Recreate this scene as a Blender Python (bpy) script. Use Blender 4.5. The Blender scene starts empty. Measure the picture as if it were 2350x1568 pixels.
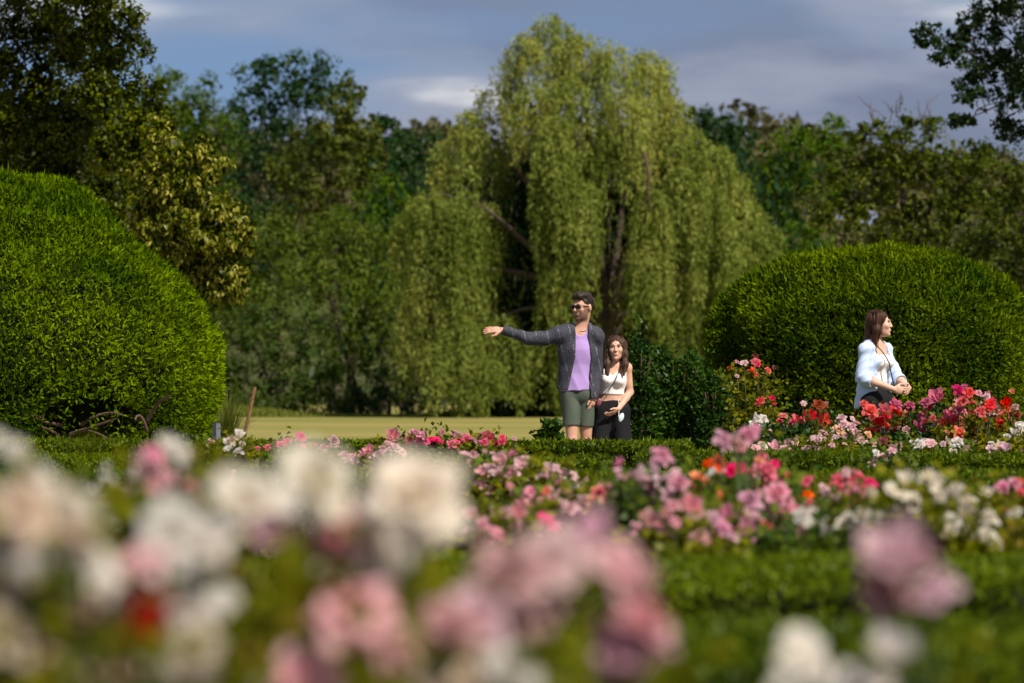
import bpy, math, random
import numpy as np
from mathutils import Vector, Matrix

# ------------------------------------------------------------------ camera, sky, sun, exposure
scene = bpy.context.scene
COL = scene.collection
CAM_Z, FOCAL = 1.0, 135.0
K = 2350 * FOCAL / 36.0            # picture units per radian (photo measured 2350 wide)
HORIZON, MIDX = 885.0, 1175.0

cam_data = bpy.data.cameras.new('camera')
cam_data.lens = FOCAL
cam_data.sensor_width = 36
cam_data.clip_start = 0.05
cam_data.clip_end = 5000
cam_data.dof.use_dof = True
cam_data.dof.focus_distance = 33.0
cam_data.dof.aperture_fstop = 3.2
cam_data.dof.aperture_blades = 0
cam = bpy.data.objects.new('camera', cam_data)
COL.objects.link(cam)
cam.location = (0, 0, CAM_Z)
cam.rotation_euler = (math.radians(90) + math.atan((HORIZON - 784) / K), 0, 0)
scene.camera = cam

SUN_EL, SUN_AZ = math.radians(49), math.radians(40)      # behind the camera, to its right
sun_dir = Vector((math.sin(SUN_AZ) * math.cos(SUN_EL), -math.cos(SUN_AZ) * math.cos(SUN_EL), math.sin(SUN_EL)))
sl = bpy.data.lights.new('sun', 'SUN')
sl.energy = 4.6
sl.angle = math.radians(0.53)
sl.color = (1.0, 0.93, 0.80)
sun = bpy.data.objects.new('sun', sl)
COL.objects.link(sun)
sun.rotation_euler = sun_dir.to_track_quat('Z', 'Y').to_euler()

world = bpy.data.worlds.new('World')
scene.world = world
world.use_nodes = True
wt = world.node_tree
wt.nodes.clear()
def WN(t, **kw):
    n = wt.nodes.new(t)
    for k, v in kw.items(): setattr(n, k, v)
    return n
def wmath(op, a, b=None):
    n = WN('ShaderNodeMath', operation=op)
    for i, v in enumerate((a, b)):
        if v is None: continue
        if isinstance(v, (int, float)): n.inputs[i].default_value = v
        else: wt.links.new(v, n.inputs[i])
    return n.outputs[0]
tc = WN('ShaderNodeTexCoord')
sp = WN('ShaderNodeSeparateXYZ'); wt.links.new(tc.outputs['Generated'], sp.inputs[0])
zc = wmath('MAXIMUM', sp.outputs['Z'], 0.0)
up = WN('ShaderNodeCombineXYZ')
wt.links.new(sp.outputs['X'], up.inputs[0]); wt.links.new(sp.outputs['Y'], up.inputs[1])
wt.links.new(wmath('ADD', wmath('MULTIPLY', zc, 0.8), 0.28), up.inputs[2])
nv = WN('ShaderNodeVectorMath', operation='NORMALIZE'); wt.links.new(up.outputs[0], nv.inputs[0])
sky = WN('ShaderNodeTexSky', sky_type='NISHITA')
sky.sun_disc = False
sky.sun_elevation = SUN_EL
sky.sun_rotation = math.pi - SUN_AZ
sky.altitude = 50
sky.air_density = 1.0
sky.dust_density = 0.6
sky.ozone_density = 1.2
wt.links.new(nv.outputs[0], sky.inputs[0])
# a cloud deck: noise on a plane high above, seen in perspective
den = wmath('ADD', zc, 0.22)
pl = WN('ShaderNodeCombineXYZ')
wt.links.new(wmath('DIVIDE', sp.outputs['X'], den), pl.inputs[0])
wt.links.new(wmath('DIVIDE', sp.outputs['Y'], den), pl.inputs[1])
mp = WN('ShaderNodeMapping'); wt.links.new(pl.outputs[0], mp.inputs[0])
mp.inputs['Location'].default_value = (8.07, 2.06, 0.0)
mp.inputs['Scale'].default_value = (1.0, 1.1, 1)
nz = WN('ShaderNodeTexNoise'); wt.links.new(mp.outputs[0], nz.inputs['Vector'])
nz.inputs['Scale'].default_value = 1.15; nz.inputs['Detail'].default_value = 4.5; nz.inputs['Roughness'].default_value = 0.48
cover = WN('ShaderNodeValToRGB'); wt.links.new(nz.outputs['Fac'], cover.inputs[0])
cover.color_ramp.interpolation = 'EASE'
cover.color_ramp.elements[0].position = 0.36; cover.color_ramp.elements[1].position = 0.50
nz2 = WN('ShaderNodeTexNoise'); wt.links.new(mp.outputs[0], nz2.inputs['Vector'])
nz2.inputs['Scale'].default_value = 1.7; nz2.inputs['Detail'].default_value = 6; nz2.inputs['Roughness'].default_value = 0.5
shade = WN('ShaderNodeValToRGB'); wt.links.new(nz2.outputs['Fac'], shade.inputs[0])
shade.color_ramp.interpolation = 'EASE'
e = shade.color_ramp.elements
e[0].position = 0.40; e[0].color = (1.7, 2.05, 2.95, 1)
e[1].position = 0.62; e[1].color = (7.0, 6.9, 7.0, 1)
em = shade.color_ramp.elements.new(0.52); em.color = (2.75, 3.05, 3.9, 1)
mix = WN('ShaderNodeMix', data_type='RGBA')
wt.links.new(cover.outputs[0], mix.inputs['Factor'])
wt.links.new(sky.outputs[0], mix.inputs['A']); wt.links.new(shade.outputs[0], mix.inputs['B'])
bg = WN('ShaderNodeBackground'); bg.inputs['Strength'].default_value = 0.085
wt.links.new(mix.outputs['Result'], bg.inputs['Color'])
wo = WN('ShaderNodeOutputWorld'); wt.links.new(bg.outputs[0], wo.inputs[0])

vs = scene.view_settings
scene.display_settings.display_device = 'sRGB'
vs.view_transform = 'Standard'; vs.look = 'None'; vs.exposure = 0.5; vs.gamma = 1.0
vs.use_curve_mapping = False
scene.render.engine = 'CYCLES'
scene.cycles.use_denoising = True
scene.cycles.max_bounces = 6
scene.cycles.transmission_bounces = 4
scene.cycles.diffuse_bounces = 3
scene.cycles.glossy_bounces = 2

# ------------------------------------------------------------------ helpers
def at(x, y, D):
    """place seen at photo point (x, y of a 2350 wide picture) at depth D, in metres"""
    return np.array(((x - MIDX) * D / K, D, CAM_Z + (HORIZON - y) * D / K))

def link(o, parent=None):
    COL.objects.link(o)
    if parent is not None: o.parent = parent
    return o
def thing(name, label, cat, loc=(0, 0, 0), group=None, kind=None):
    o = bpy.data.objects.new(name, None)
    o.empty_display_size = 0.1
    link(o); o.location = loc
    tag(o, label, cat, group, kind)
    return o
def tag(o, label=None, cat=None, group=None, kind=None):
    if label: o['label'] = label
    if cat: o['category'] = cat
    if group: o['group'] = group
    if kind: o['kind'] = kind
    return o
def mesh_np(name, v, f, attrs=None, smooth=False, mat=None, uv=None):
    v = np.ascontiguousarray(v, dtype=np.float32); f = np.ascontiguousarray(f, dtype=np.int32)
    me = bpy.data.meshes.new(name)
    k = f.shape[1]
    me.vertices.add(len(v)); me.vertices.foreach_set('co', v.ravel())
    me.loops.add(f.size); me.loops.foreach_set('vertex_index', f.ravel())
    me.polygons.add(len(f))
    me.polygons.foreach_set('loop_start', np.arange(0, f.size, k, dtype=np.int32))
    me.polygons.foreach_set('loop_total', np.full(len(f), k, dtype=np.int32))
    if smooth: me.polygons.foreach_set('use_smooth', np.ones(len(f), dtype=bool))
    for an, (dom, typ, arr) in (attrs or {}).items():
        a = me.attributes.new(an, typ, dom)
        a.data.foreach_set('color' if 'COLOR' in typ else 'value', np.ascontiguousarray(arr, dtype=np.float32).ravel())
    me.update(calc_edges=True)
    if mat is not None: me.materials.append(mat)
    return me
def part(name, me, parent, mat=None, kind=None):
    o = bpy.data.objects.new(name, me)
    link(o, parent)
    if mat is not None and not me.materials: me.materials.append(mat)
    if kind: o['kind'] = kind
    return o
def unit(a): return a / np.maximum(np.linalg.norm(a, axis=-1, keepdims=True), 1e-9)
def wob(p, freq, seed, n=7):
    """cheap smooth noise in about -1..1"""
    r = np.random.default_rng(seed)
    k = unit(r.normal(size=(n, 3))) * (freq * r.uniform(0.6, 1.7, (n, 1)))
    ph = r.uniform(0, 6.28, n)
    return np.sin(p @ k.T + ph).sum(-1) / (0.55 * n)

class Leaves:
    """collects kite shaped leaves, one folded quad each"""
    def __init__(s): s.P = []; s.D = []; s.N = []; s.L = []; s.W = []; s.R = []
    def add(s, p, d, n, l, w, r):
        m = len(p)
        s.P.append(p); s.D.append(unit(d)); s.N.append(n)
        s.L.append(np.broadcast_to(l, (m,))); s.W.append(np.broadcast_to(w, (m,))); s.R.append(np.broadcast_to(r, (m,)))
    def mesh(s, name, mat, origin=(0, 0, 0), fold=0.25):
        P = np.concatenate(s.P) - np.asarray(origin); D = np.concatenate(s.D); N = np.concatenate(s.N)
        L = np.concatenate(s.L)[:, None]; W = np.concatenate(s.W)[:, None]; R = np.concatenate(s.R)
        S = unit(np.cross(D, N)); N = np.cross(S, D)
        v = np.empty((len(P), 4, 3))
        v[:, 0] = P
        v[:, 1] = P + D * L * 0.45 + S * W * 0.5 + N * W * fold
        v[:, 2] = P + D * L - N * L * 0.08
        v[:, 3] = P + D * L * 0.45 - S * W * 0.5 + N * W * fold
        f = np.arange(len(P) * 4).reshape(-1, 4)
        return mesh_np(name, v.reshape(-1, 3), f, {'rnd': ('FACE', 'FLOAT', R)}, mat=mat)

def tubes(paths, sides=6):
    """paths: list of (points (n,3), radii (n)); returns verts, faces"""
    V = []; F = []; base = 0
    ang = np.linspace(0, 2 * np.pi, sides, endpoint=False)
    for pts, rad in paths:
        pts = np.asarray(pts, float); n = len(pts); rad = np.broadcast_to(rad, (n,))
        t = unit(np.gradient(pts, axis=0))
        ref = np.where(np.abs(t[:, 2:3]) > 0.9, np.array([[1., 0, 0]]), np.array([[0, 0, 1.]]))
        a = unit(np.cross(t, ref)); b = np.cross(t, a)
        ring = pts[:, None] + rad[:, None, None] * (np.cos(ang)[None, :, None] * a[:, None] + np.sin(ang)[None, :, None] * b[:, None])
        V.append(ring.reshape(-1, 3))
        i = np.arange(n - 1)[:, None] * sides; j = np.arange(sides)[None]; j2 = (j + 1) % sides
        F.append(np.stack([base + i + j, base + i + j2, base + i + sides + j2, base + i + sides + j], -1).reshape(-1, 4))
        base += n * sides
    return np.concatenate(V), np.concatenate(F)
def bez(a, b, c, n=8):
    t = np.linspace(0, 1, n)[:, None]
    return (1 - t) ** 2 * np.asarray(a) + 2 * t * (1 - t) * np.asarray(b) + t * t * np.asarray(c)

# ------------------------------------------------------------------ materials
def mat_new(name):
    m = bpy.data.materials.new(name); m.use_nodes = True
    nt = m.node_tree
    return m, nt, nt.nodes['Principled BSDF']
def setp(b, **kw):
    for k, v in kw.items(): b.inputs[k.replace('_', ' ')].default_value = v
def nd(nt, t, **kw):
    n = nt.nodes.new(t)
    for k, v in kw.items(): setattr(n, k, v)
    return n
def c4(c): return (c[0], c[1], c[2], 1.0)
def leaf_mat(name, dark, light, trans=0.3, rough=0.5, spec=0.35, patch=0.6, dry=None):
    m, nt, b = mat_new(name)
    at_ = nd(nt, 'ShaderNodeAttribute', attribute_name='rnd')
    geo = nd(nt, 'ShaderNodeNewGeometry')
    nz = nd(nt, 'ShaderNodeTexNoise'); nz.inputs['Scale'].default_value = patch; nz.inputs['Detail'].default_value = 3
    nt.links.new(geo.outputs['Position'], nz.inputs['Vector'])
    ad = nd(nt, 'ShaderNodeMath', operation='MULTIPLY_ADD')
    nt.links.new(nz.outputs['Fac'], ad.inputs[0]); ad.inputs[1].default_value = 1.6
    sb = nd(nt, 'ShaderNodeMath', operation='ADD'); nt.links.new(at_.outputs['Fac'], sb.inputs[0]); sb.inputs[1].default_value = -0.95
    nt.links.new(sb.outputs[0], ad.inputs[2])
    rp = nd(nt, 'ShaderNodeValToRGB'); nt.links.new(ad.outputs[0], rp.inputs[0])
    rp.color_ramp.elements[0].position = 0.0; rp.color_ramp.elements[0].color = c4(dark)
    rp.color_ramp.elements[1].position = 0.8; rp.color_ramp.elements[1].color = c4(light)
    if dry:
        e = rp.color_ramp.elements.new(0.97); e.color = c4(dry)
    hs = nd(nt, 'ShaderNodeHueSaturation'); hs.inputs['Saturation'].default_value = 1.12; nt.links.new(rp.outputs[0], hs.inputs['Color'])
    nt.links.new(hs.outputs[0], b.inputs['Base Color'])
    setp(b, Roughness=rough); b.inputs['Specular IOR Level'].default_value = spec * 0.35
    tr = nd(nt, 'ShaderNodeBsdfTranslucent')
    g = nd(nt, 'ShaderNodeMix', data_type='RGBA', blend_type='MULTIPLY'); g.inputs['Factor'].default_value = 1.0
    nt.links.new(rp.outputs[0], g.inputs['A']); g.inputs['B'].default_value = (1.25, 1.2, 0.5, 1)
    nt.links.new(g.outputs['Result'], tr.inputs['Color'])
    mx = nd(nt, 'ShaderNodeMixShader'); mx.inputs[0].default_value = trans
    nt.links.new(b.outputs[0], mx.inputs[1]); nt.links.new(tr.outputs[0], mx.inputs[2])
    nt.links.new(mx.outputs[0], nt.nodes['Material Output'].inputs['Surface'])
    return m
def plain(name, col, rough=0.7, spec=0.3, var=0.25, scale=30.0, bump=0.0):
    m, nt, b = mat_new(name)
    tc = nd(nt, 'ShaderNodeTexCoord')
    nz = nd(nt, 'ShaderNodeTexNoise'); nz.inputs['Scale'].default_value = scale; nz.inputs['Detail'].default_value = 5
    nt.links.new(tc.outputs['Object'], nz.inputs['Vector'])
    rp = nd(nt, 'ShaderNodeValToRGB'); nt.links.new(nz.outputs['Fac'], rp.inputs[0])
    rp.color_ramp.elements[0].position = 0.25; rp.color_ramp.elements[0].color = c4([c * (1 - var) for c in col])
    rp.color_ramp.elements[1].position = 0.75; rp.color_ramp.elements[1].color = c4([min(1, c * (1 + var)) for c in col])
    nt.links.new(rp.outputs[0], b.inputs['Base Color'])
    setp(b, Roughness=rough); b.inputs['Specular IOR Level'].default_value = spec
    if bump:
        bp = nd(nt, 'ShaderNodeBump'); bp.inputs['Strength'].default_value = bump; bp.inputs['Distance'].default_value = 0.02
        nt.links.new(nz.outputs['Fac'], bp.inputs['Height']); nt.links.new(bp.outputs[0], b.inputs['Normal'])
    return m
def petal_mat(name, col, edge=None, sub=0.5):
    """petal: paler or deeper towards the base, a little different on every bloom"""
    m, nt, b = mat_new(name)
    oi = nd(nt, 'ShaderNodeObjectInfo')
    hs = nd(nt, 'ShaderNodeHueSaturation'); hs.inputs['Color'].default_value = c4(col)
    def rng(lo, hi, src):
        r = nd(nt, 'ShaderNodeMapRange'); r.inputs['To Min'].default_value = lo; r.inputs['To Max'].default_value = hi
        nt.links.new(src, r.inputs['Value']); return r.outputs[0]
    nt.links.new(rng(0.485, 0.515, oi.outputs['Random']), hs.inputs['Hue'])
    wn = nd(nt, 'ShaderNodeTexWhiteNoise', noise_dimensions='1D'); nt.links.new(oi.outputs['Random'], wn.inputs['W'])
    nt.links.new(rng(0.75, 1.12, wn.outputs['Value']), hs.inputs['Saturation'])
    nt.links.new(rng(0.82, 1.08, wn.outputs['Value']), hs.inputs['Value'])
    at_ = nd(nt, 'ShaderNodeAttribute', attribute_name='rnd')
    mx = nd(nt, 'ShaderNodeMix', data_type='RGBA')
    nt.links.new(at_.outputs['Fac'], mx.inputs['Factor'])
    nt.links.new(hs.outputs[0], mx.inputs['B'])
    ec = edge or [min(1, c * 1.15 + 0.03) for c in col]
    mx.inputs['A'].default_value = c4(ec)
    nt.links.new(mx.outputs['Result'], b.inputs['Base Color'])
    setp(b, Roughness=0.6); b.inputs['Specular IOR Level'].default_value = 0.2
    tr = nd(nt, 'ShaderNodeBsdfTranslucent'); nt.links.new(mx.outputs['Result'], tr.inputs['Color'])
    ms = nd(nt, 'ShaderNodeMixShader'); ms.inputs[0].default_value = sub
    nt.links.new(b.outputs[0], ms.inputs[1]); nt.links.new(tr.outputs[0], ms.inputs[2])
    nt.links.new(ms.outputs[0], nt.nodes['Material Output'].inputs['Surface'])
    return m

BARK = plain('bark', (0.07, 0.055, 0.04), 0.9, 0.1, 0.5, 6, 0.5)
TWIG = plain('twig', (0.10, 0.065, 0.045), 0.9, 0.1, 0.4, 8)
INNER = plain('light_block_core', (0.012, 0.016, 0.006), 0.95, 0.0, 0.5, 12)  # near-black colour of the light-blocking cores in shrubs and hedges
STEMM = plain('rose_stem', (0.06, 0.09, 0.03), 0.7, 0.2, 0.4, 20)
SOIL = plain('soil', (0.05, 0.033, 0.022), 0.95, 0.05, 0.5, 4, 0.6)
L_WILLOW = leaf_mat('willow_leaf', (0.110, 0.148, 0.030), (0.325, 0.360, 0.110), 0.42, 0.55, 0.2, 0.5, (0.37, 0.33, 0.09))
L_THUJA = leaf_mat('thuja_leaf', (0.040, 0.082, 0.002), (0.160, 0.235, 0.004), 0.25, 0.6, 0.12, 1.6)
L_THUJA2 = leaf_mat('clipped_shrub_leaf', (0.028, 0.060, 0.003), (0.135, 0.190, 0.006), 0.25, 0.6, 0.15, 1.8)
L_LINDEN = leaf_mat('linden_leaf', (0.018, 0.028, 0.003), (0.120, 0.140, 0.012), 0.25, 0.4, 0.3, 0.6, (0.26, 0.22, 0.05))
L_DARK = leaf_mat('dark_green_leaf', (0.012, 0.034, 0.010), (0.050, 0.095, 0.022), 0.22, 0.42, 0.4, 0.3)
L_OLIVE = leaf_mat('olive_leaf', (0.052, 0.070, 0.012), (0.165, 0.175, 0.042), 0.25, 0.5, 0.3, 0.4)
L_MID = leaf_mat('mid_green_leaf', (0.036, 0.064, 0.008), (0.105, 0.150, 0.022), 0.28, 0.5, 0.3, 0.35)
L_SHRUB = leaf_mat('shrub_leaf', (0.048, 0.074, 0.012), (0.135, 0.180, 0.034), 0.28, 0.5, 0.3, 0.5)
L_BLUE = leaf_mat('grey_green_leaf', (0.042, 0.070, 0.016), (0.120, 0.165, 0.042), 0.28, 0.5, 0.3, 0.5)
L_BROWN = leaf_mat('brownish_leaf', (0.036, 0.052, 0.007), (0.115, 0.130, 0.020), 0.25, 0.5, 0.3, 0.4)
L_GREEN = leaf_mat('fresh_green_leaf', (0.034, 0.072, 0.008), (0.100, 0.160, 0.018), 0.3, 0.5, 0.3, 0.4)
L_OAK = leaf_mat('oak_leaf', (0.014, 0.030, 0.010), (0.050, 0.078, 0.022), 0.25, 0.45, 0.35, 0.5)
L_HILL = leaf_mat('hill_wood_leaf', (0.050, 0.052, 0.024), (0.110, 0.100, 0.048), 0.2, 0.6, 0.2, 0.05)
L_HEDGE = leaf_mat('box_leaf', (0.036, 0.062, 0.007), (0.125, 0.165, 0.018), 0.25, 0.45, 0.35, 1.5)
L_ROSE = leaf_mat('rose_leaf', (0.030, 0.058, 0.010), (0.110, 0.145, 0.022), 0.28, 0.42, 0.4, 3.0)
L_ROSEY = leaf_mat('young_rose_leaf', (0.060, 0.072, 0.007), (0.190, 0.185, 0.020), 0.35, 0.45, 0.35, 5.0, (0.22, 0.13, 0.05))
L_DEEP = leaf_mat('deep_green_leaf', (0.012, 0.036, 0.008), (0.048, 0.095, 0.016), 0.22, 0.4, 0.4, 2.0)
L_GRASS = leaf_mat('ornamental_grass_blade', (0.09, 0.115, 0.020), (0.22, 0.24, 0.07), 0.35, 0.6, 0.2, 3)
L_BRACT = leaf_mat('linden_bract', (0.16, 0.17, 0.03), (0.36, 0.33, 0.08), 0.3, 0.4, 0.4, 2)

PET = {
 'cream': petal_mat('petal_cream', (0.80, 0.73, 0.62), (0.82, 0.68, 0.48)),
 'white': petal_mat('petal_white', (0.76, 0.71, 0.66), (0.78, 0.70, 0.56)),
 'tan': petal_mat('petal_faded', (0.62, 0.50, 0.38), (0.56, 0.39, 0.24)),
 'pale': petal_mat('petal_pale_pink', (0.80, 0.50, 0.53), (0.82, 0.66, 0.60)),
 'pink': petal_mat('petal_pink', (0.74, 0.33, 0.39), (0.78, 0.48, 0.46)),
 'dusty': petal_mat('petal_dusty_pink', (0.60, 0.31, 0.31), (0.58, 0.34, 0.28)),
 'mauve': petal_mat('petal_mauve_pink', (0.70, 0.28, 0.40), (0.76, 0.46, 0.50)),
 'lilac': petal_mat('petal_lilac_pink', (0.76, 0.48, 0.56), (0.80, 0.64, 0.68)),
 'hot': petal_mat('petal_hot_pink', (0.80, 0.075, 0.20), (0.84, 0.20, 0.30)),
 'magenta': petal_mat('petal_magenta', (0.58, 0.035, 0.16), (0.66, 0.09, 0.22)),
 'coral': petal_mat('petal_coral', (0.82, 0.105, 0.10), (0.86, 0.20, 0.16)),
 'red': petal_mat('petal_red', (0.72, 0.035, 0.025), (0.78, 0.08, 0.03)),
 'orange': petal_mat('petal_orange', (0.88, 0.17, 0.035), (0.90, 0.34, 0.05)),
 'crimson': petal_mat('petal_crimson', (0.42, 0.010, 0.035), (0.46, 0.02, 0.06)),
 'peach': petal_mat('petal_peach', (0.82, 0.48, 0.32), (0.84, 0.60, 0.38)),
 'rust': petal_mat('petal_withered', (0.30, 0.07, 0.035), (0.28, 0.10, 0.05)),
}
# ------------------------------------------------------------------ ground
def sheet(name, x0, x1, y0, y1, z, mat, nx=2, ny=2, hz=None):
    gx, gy = np.meshgrid(np.linspace(x0, x1, nx), np.linspace(y0, y1, ny))
    zz = np.full(gx.shape, z) if hz is None else hz(gx, gy)
    v = np.stack([gx, gy, zz], -1).reshape(-1, 3)
    i = np.arange(ny - 1)[:, None] * nx + np.arange(nx - 1)[None]
    f = np.stack([i, i + 1, i + nx + 1, i + nx], -1).reshape(-1, 4)
    o = part(name, mesh_np(name, v, f, mat=mat, smooth=True), None)
    o['kind'] = 'structure'
    return o
def field_mat():
    m, nt, b = mat_new('dry_meadow')
    geo = nd(nt, 'ShaderNodeNewGeometry')
    mp = nd(nt, 'ShaderNodeMapping'); nt.links.new(geo.outputs['Position'], mp.inputs[0]); mp.inputs['Scale'].default_value = (0.10, 0.16, 1)
    n1 = nd(nt, 'ShaderNodeTexNoise'); n1.inputs['Scale'].default_value = 1.0; n1.inputs['Detail'].default_value = 6
    nt.links.new(mp.outputs[0], n1.inputs['Vector'])
    n2 = nd(nt, 'ShaderNodeTexNoise'); n2.inputs['Scale'].default_value = 18; n2.inputs['Detail'].default_value = 4
    nt.links.new(geo.outputs['Position'], n2.inputs['Vector'])
    ad = nd(nt, 'ShaderNodeMath', operation='MULTIPLY_ADD'); ad.inputs[1].default_value = 0.42
    nt.links.new(n2.outputs['Fac'], ad.inputs[0]); nt.links.new(n1.outputs['Fac'], ad.inputs[2])
    rp = nd(nt, 'ShaderNodeValToRGB'); nt.links.new(ad.outputs[0], rp.inputs[0])
    rp.color_ramp.elements[0].position = 0.45; rp.color_ramp.elements[0].color = (0.115, 0.130, 0.028, 1)
    rp.color_ramp.elements[1].position = 0.85; rp.color_ramp.elements[1].color = (0.260, 0.210, 0.070, 1)
    e = rp.color_ramp.elements.new(0.64); e.color = (0.185, 0.172, 0.045, 1)
    nt.links.new(rp.outputs[0], b.inputs['Base Color']); setp(b, Roughness=0.95)
    b.inputs['Specular IOR Level'].default_value = 0.05
    return m
LAWN = plain('lawn', (0.055, 0.085, 0.016), 0.95, 0.05, 0.4, 3.0, 0.4)
sheet('meadow', -1500, 1500, -500, 3000, 0.0, field_mat())
sheet('lawn', -14, 14, -4, 36.5, 0.006, LAWN)
sheet('soil_bed', -9, 9, 1.2, 7.1, 0.012, SOIL)
sheet('soil_bed', -9, 9, 12.3, 20.6, 0.012, SOIL)
sheet('soil_bed', -9, 9, 27.8, 32.4, 0.012, SOIL)
sheet('gravel_path', -12, 12, 33.9, 36.2, 0.012, plain('gravel', (0.30, 0.25, 0.18), 0.95, 0.05, 0.3, 60))

# grass blades standing in the meadow edge and lawn strips
def grass_patch(name, x0, x1, y0, y1, n, h, mat, seed):
    r = np.random.default_rng(seed); L = Leaves()
    p = np.stack([r.uniform(x0, x1, n), r.uniform(y0, y1, n), np.full(n, 0.005)], -1)
    d = r.normal(0, 0.35, (n, 3)); d[:, 2] = 1
    L.add(p, d, unit(r.normal(size=(n, 3)) + [0, -1, 0]), h * r.uniform(0.5, 1.2, n), 0.012, r.uniform(0, 1, n))
    return tag(part(name, L.mesh(name, mat), None), 'short mown grass of the strip between the box hedges', 'grass', kind='stuff')
grass_patch('lawn_grass', -3.2, 3.2, 8.3, 11.2, 16000, 0.06, L_HEDGE, 5)

def rough_edge():
    r = np.random.default_rng(6); L = Leaves(); n = 9000
    y = 122 + np.abs(r.normal(0, 2.2, n)); p = np.stack([r.uniform(-13, 6, n), y, np.zeros(n)], -1)
    h = 0.35 * r.uniform(0.3, 1.2, n) * (0.7 + 0.5 * wob(p * [1, 0, 0], 1.2, 4))
    d = r.normal(0, 0.35, (n, 3)); d[:, 2] = 1
    L.add(p, d, unit(r.normal(size=(n, 3)) + [0, -1, 0]), np.maximum(h, 0.08), 0.07, r.uniform(0, 1, n))
    tag(part('tall_grass', L.mesh('tall_grass', L_GRASS), None), 'uneven tall grass along the foot of the bushes', 'grass', kind='stuff')
rough_edge()
# wooded hill far behind
def hill_h(x, y):
    s = np.clip((y - 190) / 130, 0, 1)
    prof = 14.5 + 2.5 * np.sin(x * 0.035 + 2.2) + 1.5 * np.sin(x * 0.09) - 0.00016 * (x + 5) ** 2
    return (3 - 2 * s) * s * s * prof - 0.5
sheet('hill', -420, 420, 150, 520, 0, plain('hill_ground', (0.06, 0.065, 0.025), 0.95, 0.05, 0.3, 0.1), 60, 30, hill_h)
def hill_wood():
    r = np.random.default_rng(77); L = Leaves()
    n = 520
    cx = r.uniform(-75, 75, n); cy = r.uniform(215, 345, n)
    base = hill_h(cx, cy)
    R = r.uniform(2.2, 4.2, n)
    for i in range(n):
        m = int(150 * (R[i] / 3) ** 2)
        u = unit(r.normal(size=(m, 3))); u[:, 2] = np.abs(u[:, 2]) * 1.0 - 0.25 * (r.uniform(size=m) < 0.3)
        p = np.array([cx[i], cy[i], base[i] + R[i] * 0.9]) + u * R[i] * (0.8 + 0.22 * wob(u * 3, 1.2, i)[:, None]) * [1, 1, 1.1]
        L.add(p, r.normal(size=(m, 3)), unit(u + r.normal(0, 0.5, (m, 3))), r.uniform(0.6, 1.2, m), r.uniform(0.45, 0.8, m), np.clip(r.uniform(-0.2, 0.6) + r.uniform(0, 0.5, m), 0, 1))
    return tag(part('hill_wood', L.mesh('hill_wood', L_HILL), None), 'distant brownish green wood covering the hill', 'wood', kind='stuff')
hill_wood()

# ------------------------------------------------------------------ trees
def crown_leaves(L, clumps, r, size, dens, core=True, gap=0.25, droop=0.2, keep=0.72, rbias=0.0):
    C = np.array([c for c, _ in clumps]); R = np.array([q for _, q in clumps])
    for i, (c, q) in enumerate(clumps):
        area = 4 * np.pi * (np.prod(q) ** (2 / 3))
        n = max(12, int(area * dens / size ** 2))
        u = unit(r.normal(size=(n, 3)))
        rad = 1 - np.abs(r.normal(0, 0.16, n)) + 0.14 * wob(u * 4, 1.0, int(r.integers(1e6)))
        p = c + u * q * rad[:, None]
        e = ((p[:, None] - C[None]) / R[None]); e = (e ** 2).sum(-1); e[:, i] = 9
        ok = e.min(1) > keep ** 2
        g = wob(p, 1.7 / (size * 3.2), 11) ; ok &= g > -1 + gap * 1.6
        p = p[ok]; u = u[ok]; m = len(p)
        if m == 0: continue
        d = r.normal(size=(m, 3)) + u * 0.4; d[:, 2] -= droop * 2
        L.add(p, d, unit(u * 0.9 + [0, -0.15, 0.45] + r.normal(0, 0.5, (m, 3))), size * r.uniform(0.7, 1.35, m), size * r.uniform(0.45, 0.8, m),
              np.clip(r.uniform(0, 0.45) + r.uniform(0, 0.55, m) + rbias, 0, 1))
        if core:  # large dark leaves added deep inside each clump to block light
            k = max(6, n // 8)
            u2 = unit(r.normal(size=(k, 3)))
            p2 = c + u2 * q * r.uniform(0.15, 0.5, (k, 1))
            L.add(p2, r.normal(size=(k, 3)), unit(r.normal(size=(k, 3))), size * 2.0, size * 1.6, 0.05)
def split(blobs, m, frac, r, front=True):
    out = []
    for c, q in blobs:
        c = np.array(c); q = np.array(q)
        out.append((c, q * 0.72))
        for _ in range(m):
            u = unit(r.normal(size=3))
            if front and u[1] > 0.45: u[1] *= -1
            f = frac * r.uniform(0.65, 1.35)
            out.append((c + u * q * r.uniform(0.72, 0.98), np.full(3, (np.prod(q) ** (1 / 3)) * f) * [1, 1, 0.85]))
    return out
def pxblobs(lst, D):
    """(x, y, half width, half height, depth offset) in photo units -> world ellipsoids"""
    out = []
    for b in lst:
        x, y, rx, ry = b[:4]; d = D + (b[4] if len(b) > 4 else 0)
        out.append((at(x, y, d), np.array([rx, (rx + ry) / 2, ry]) * d / K))
    return out
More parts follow.
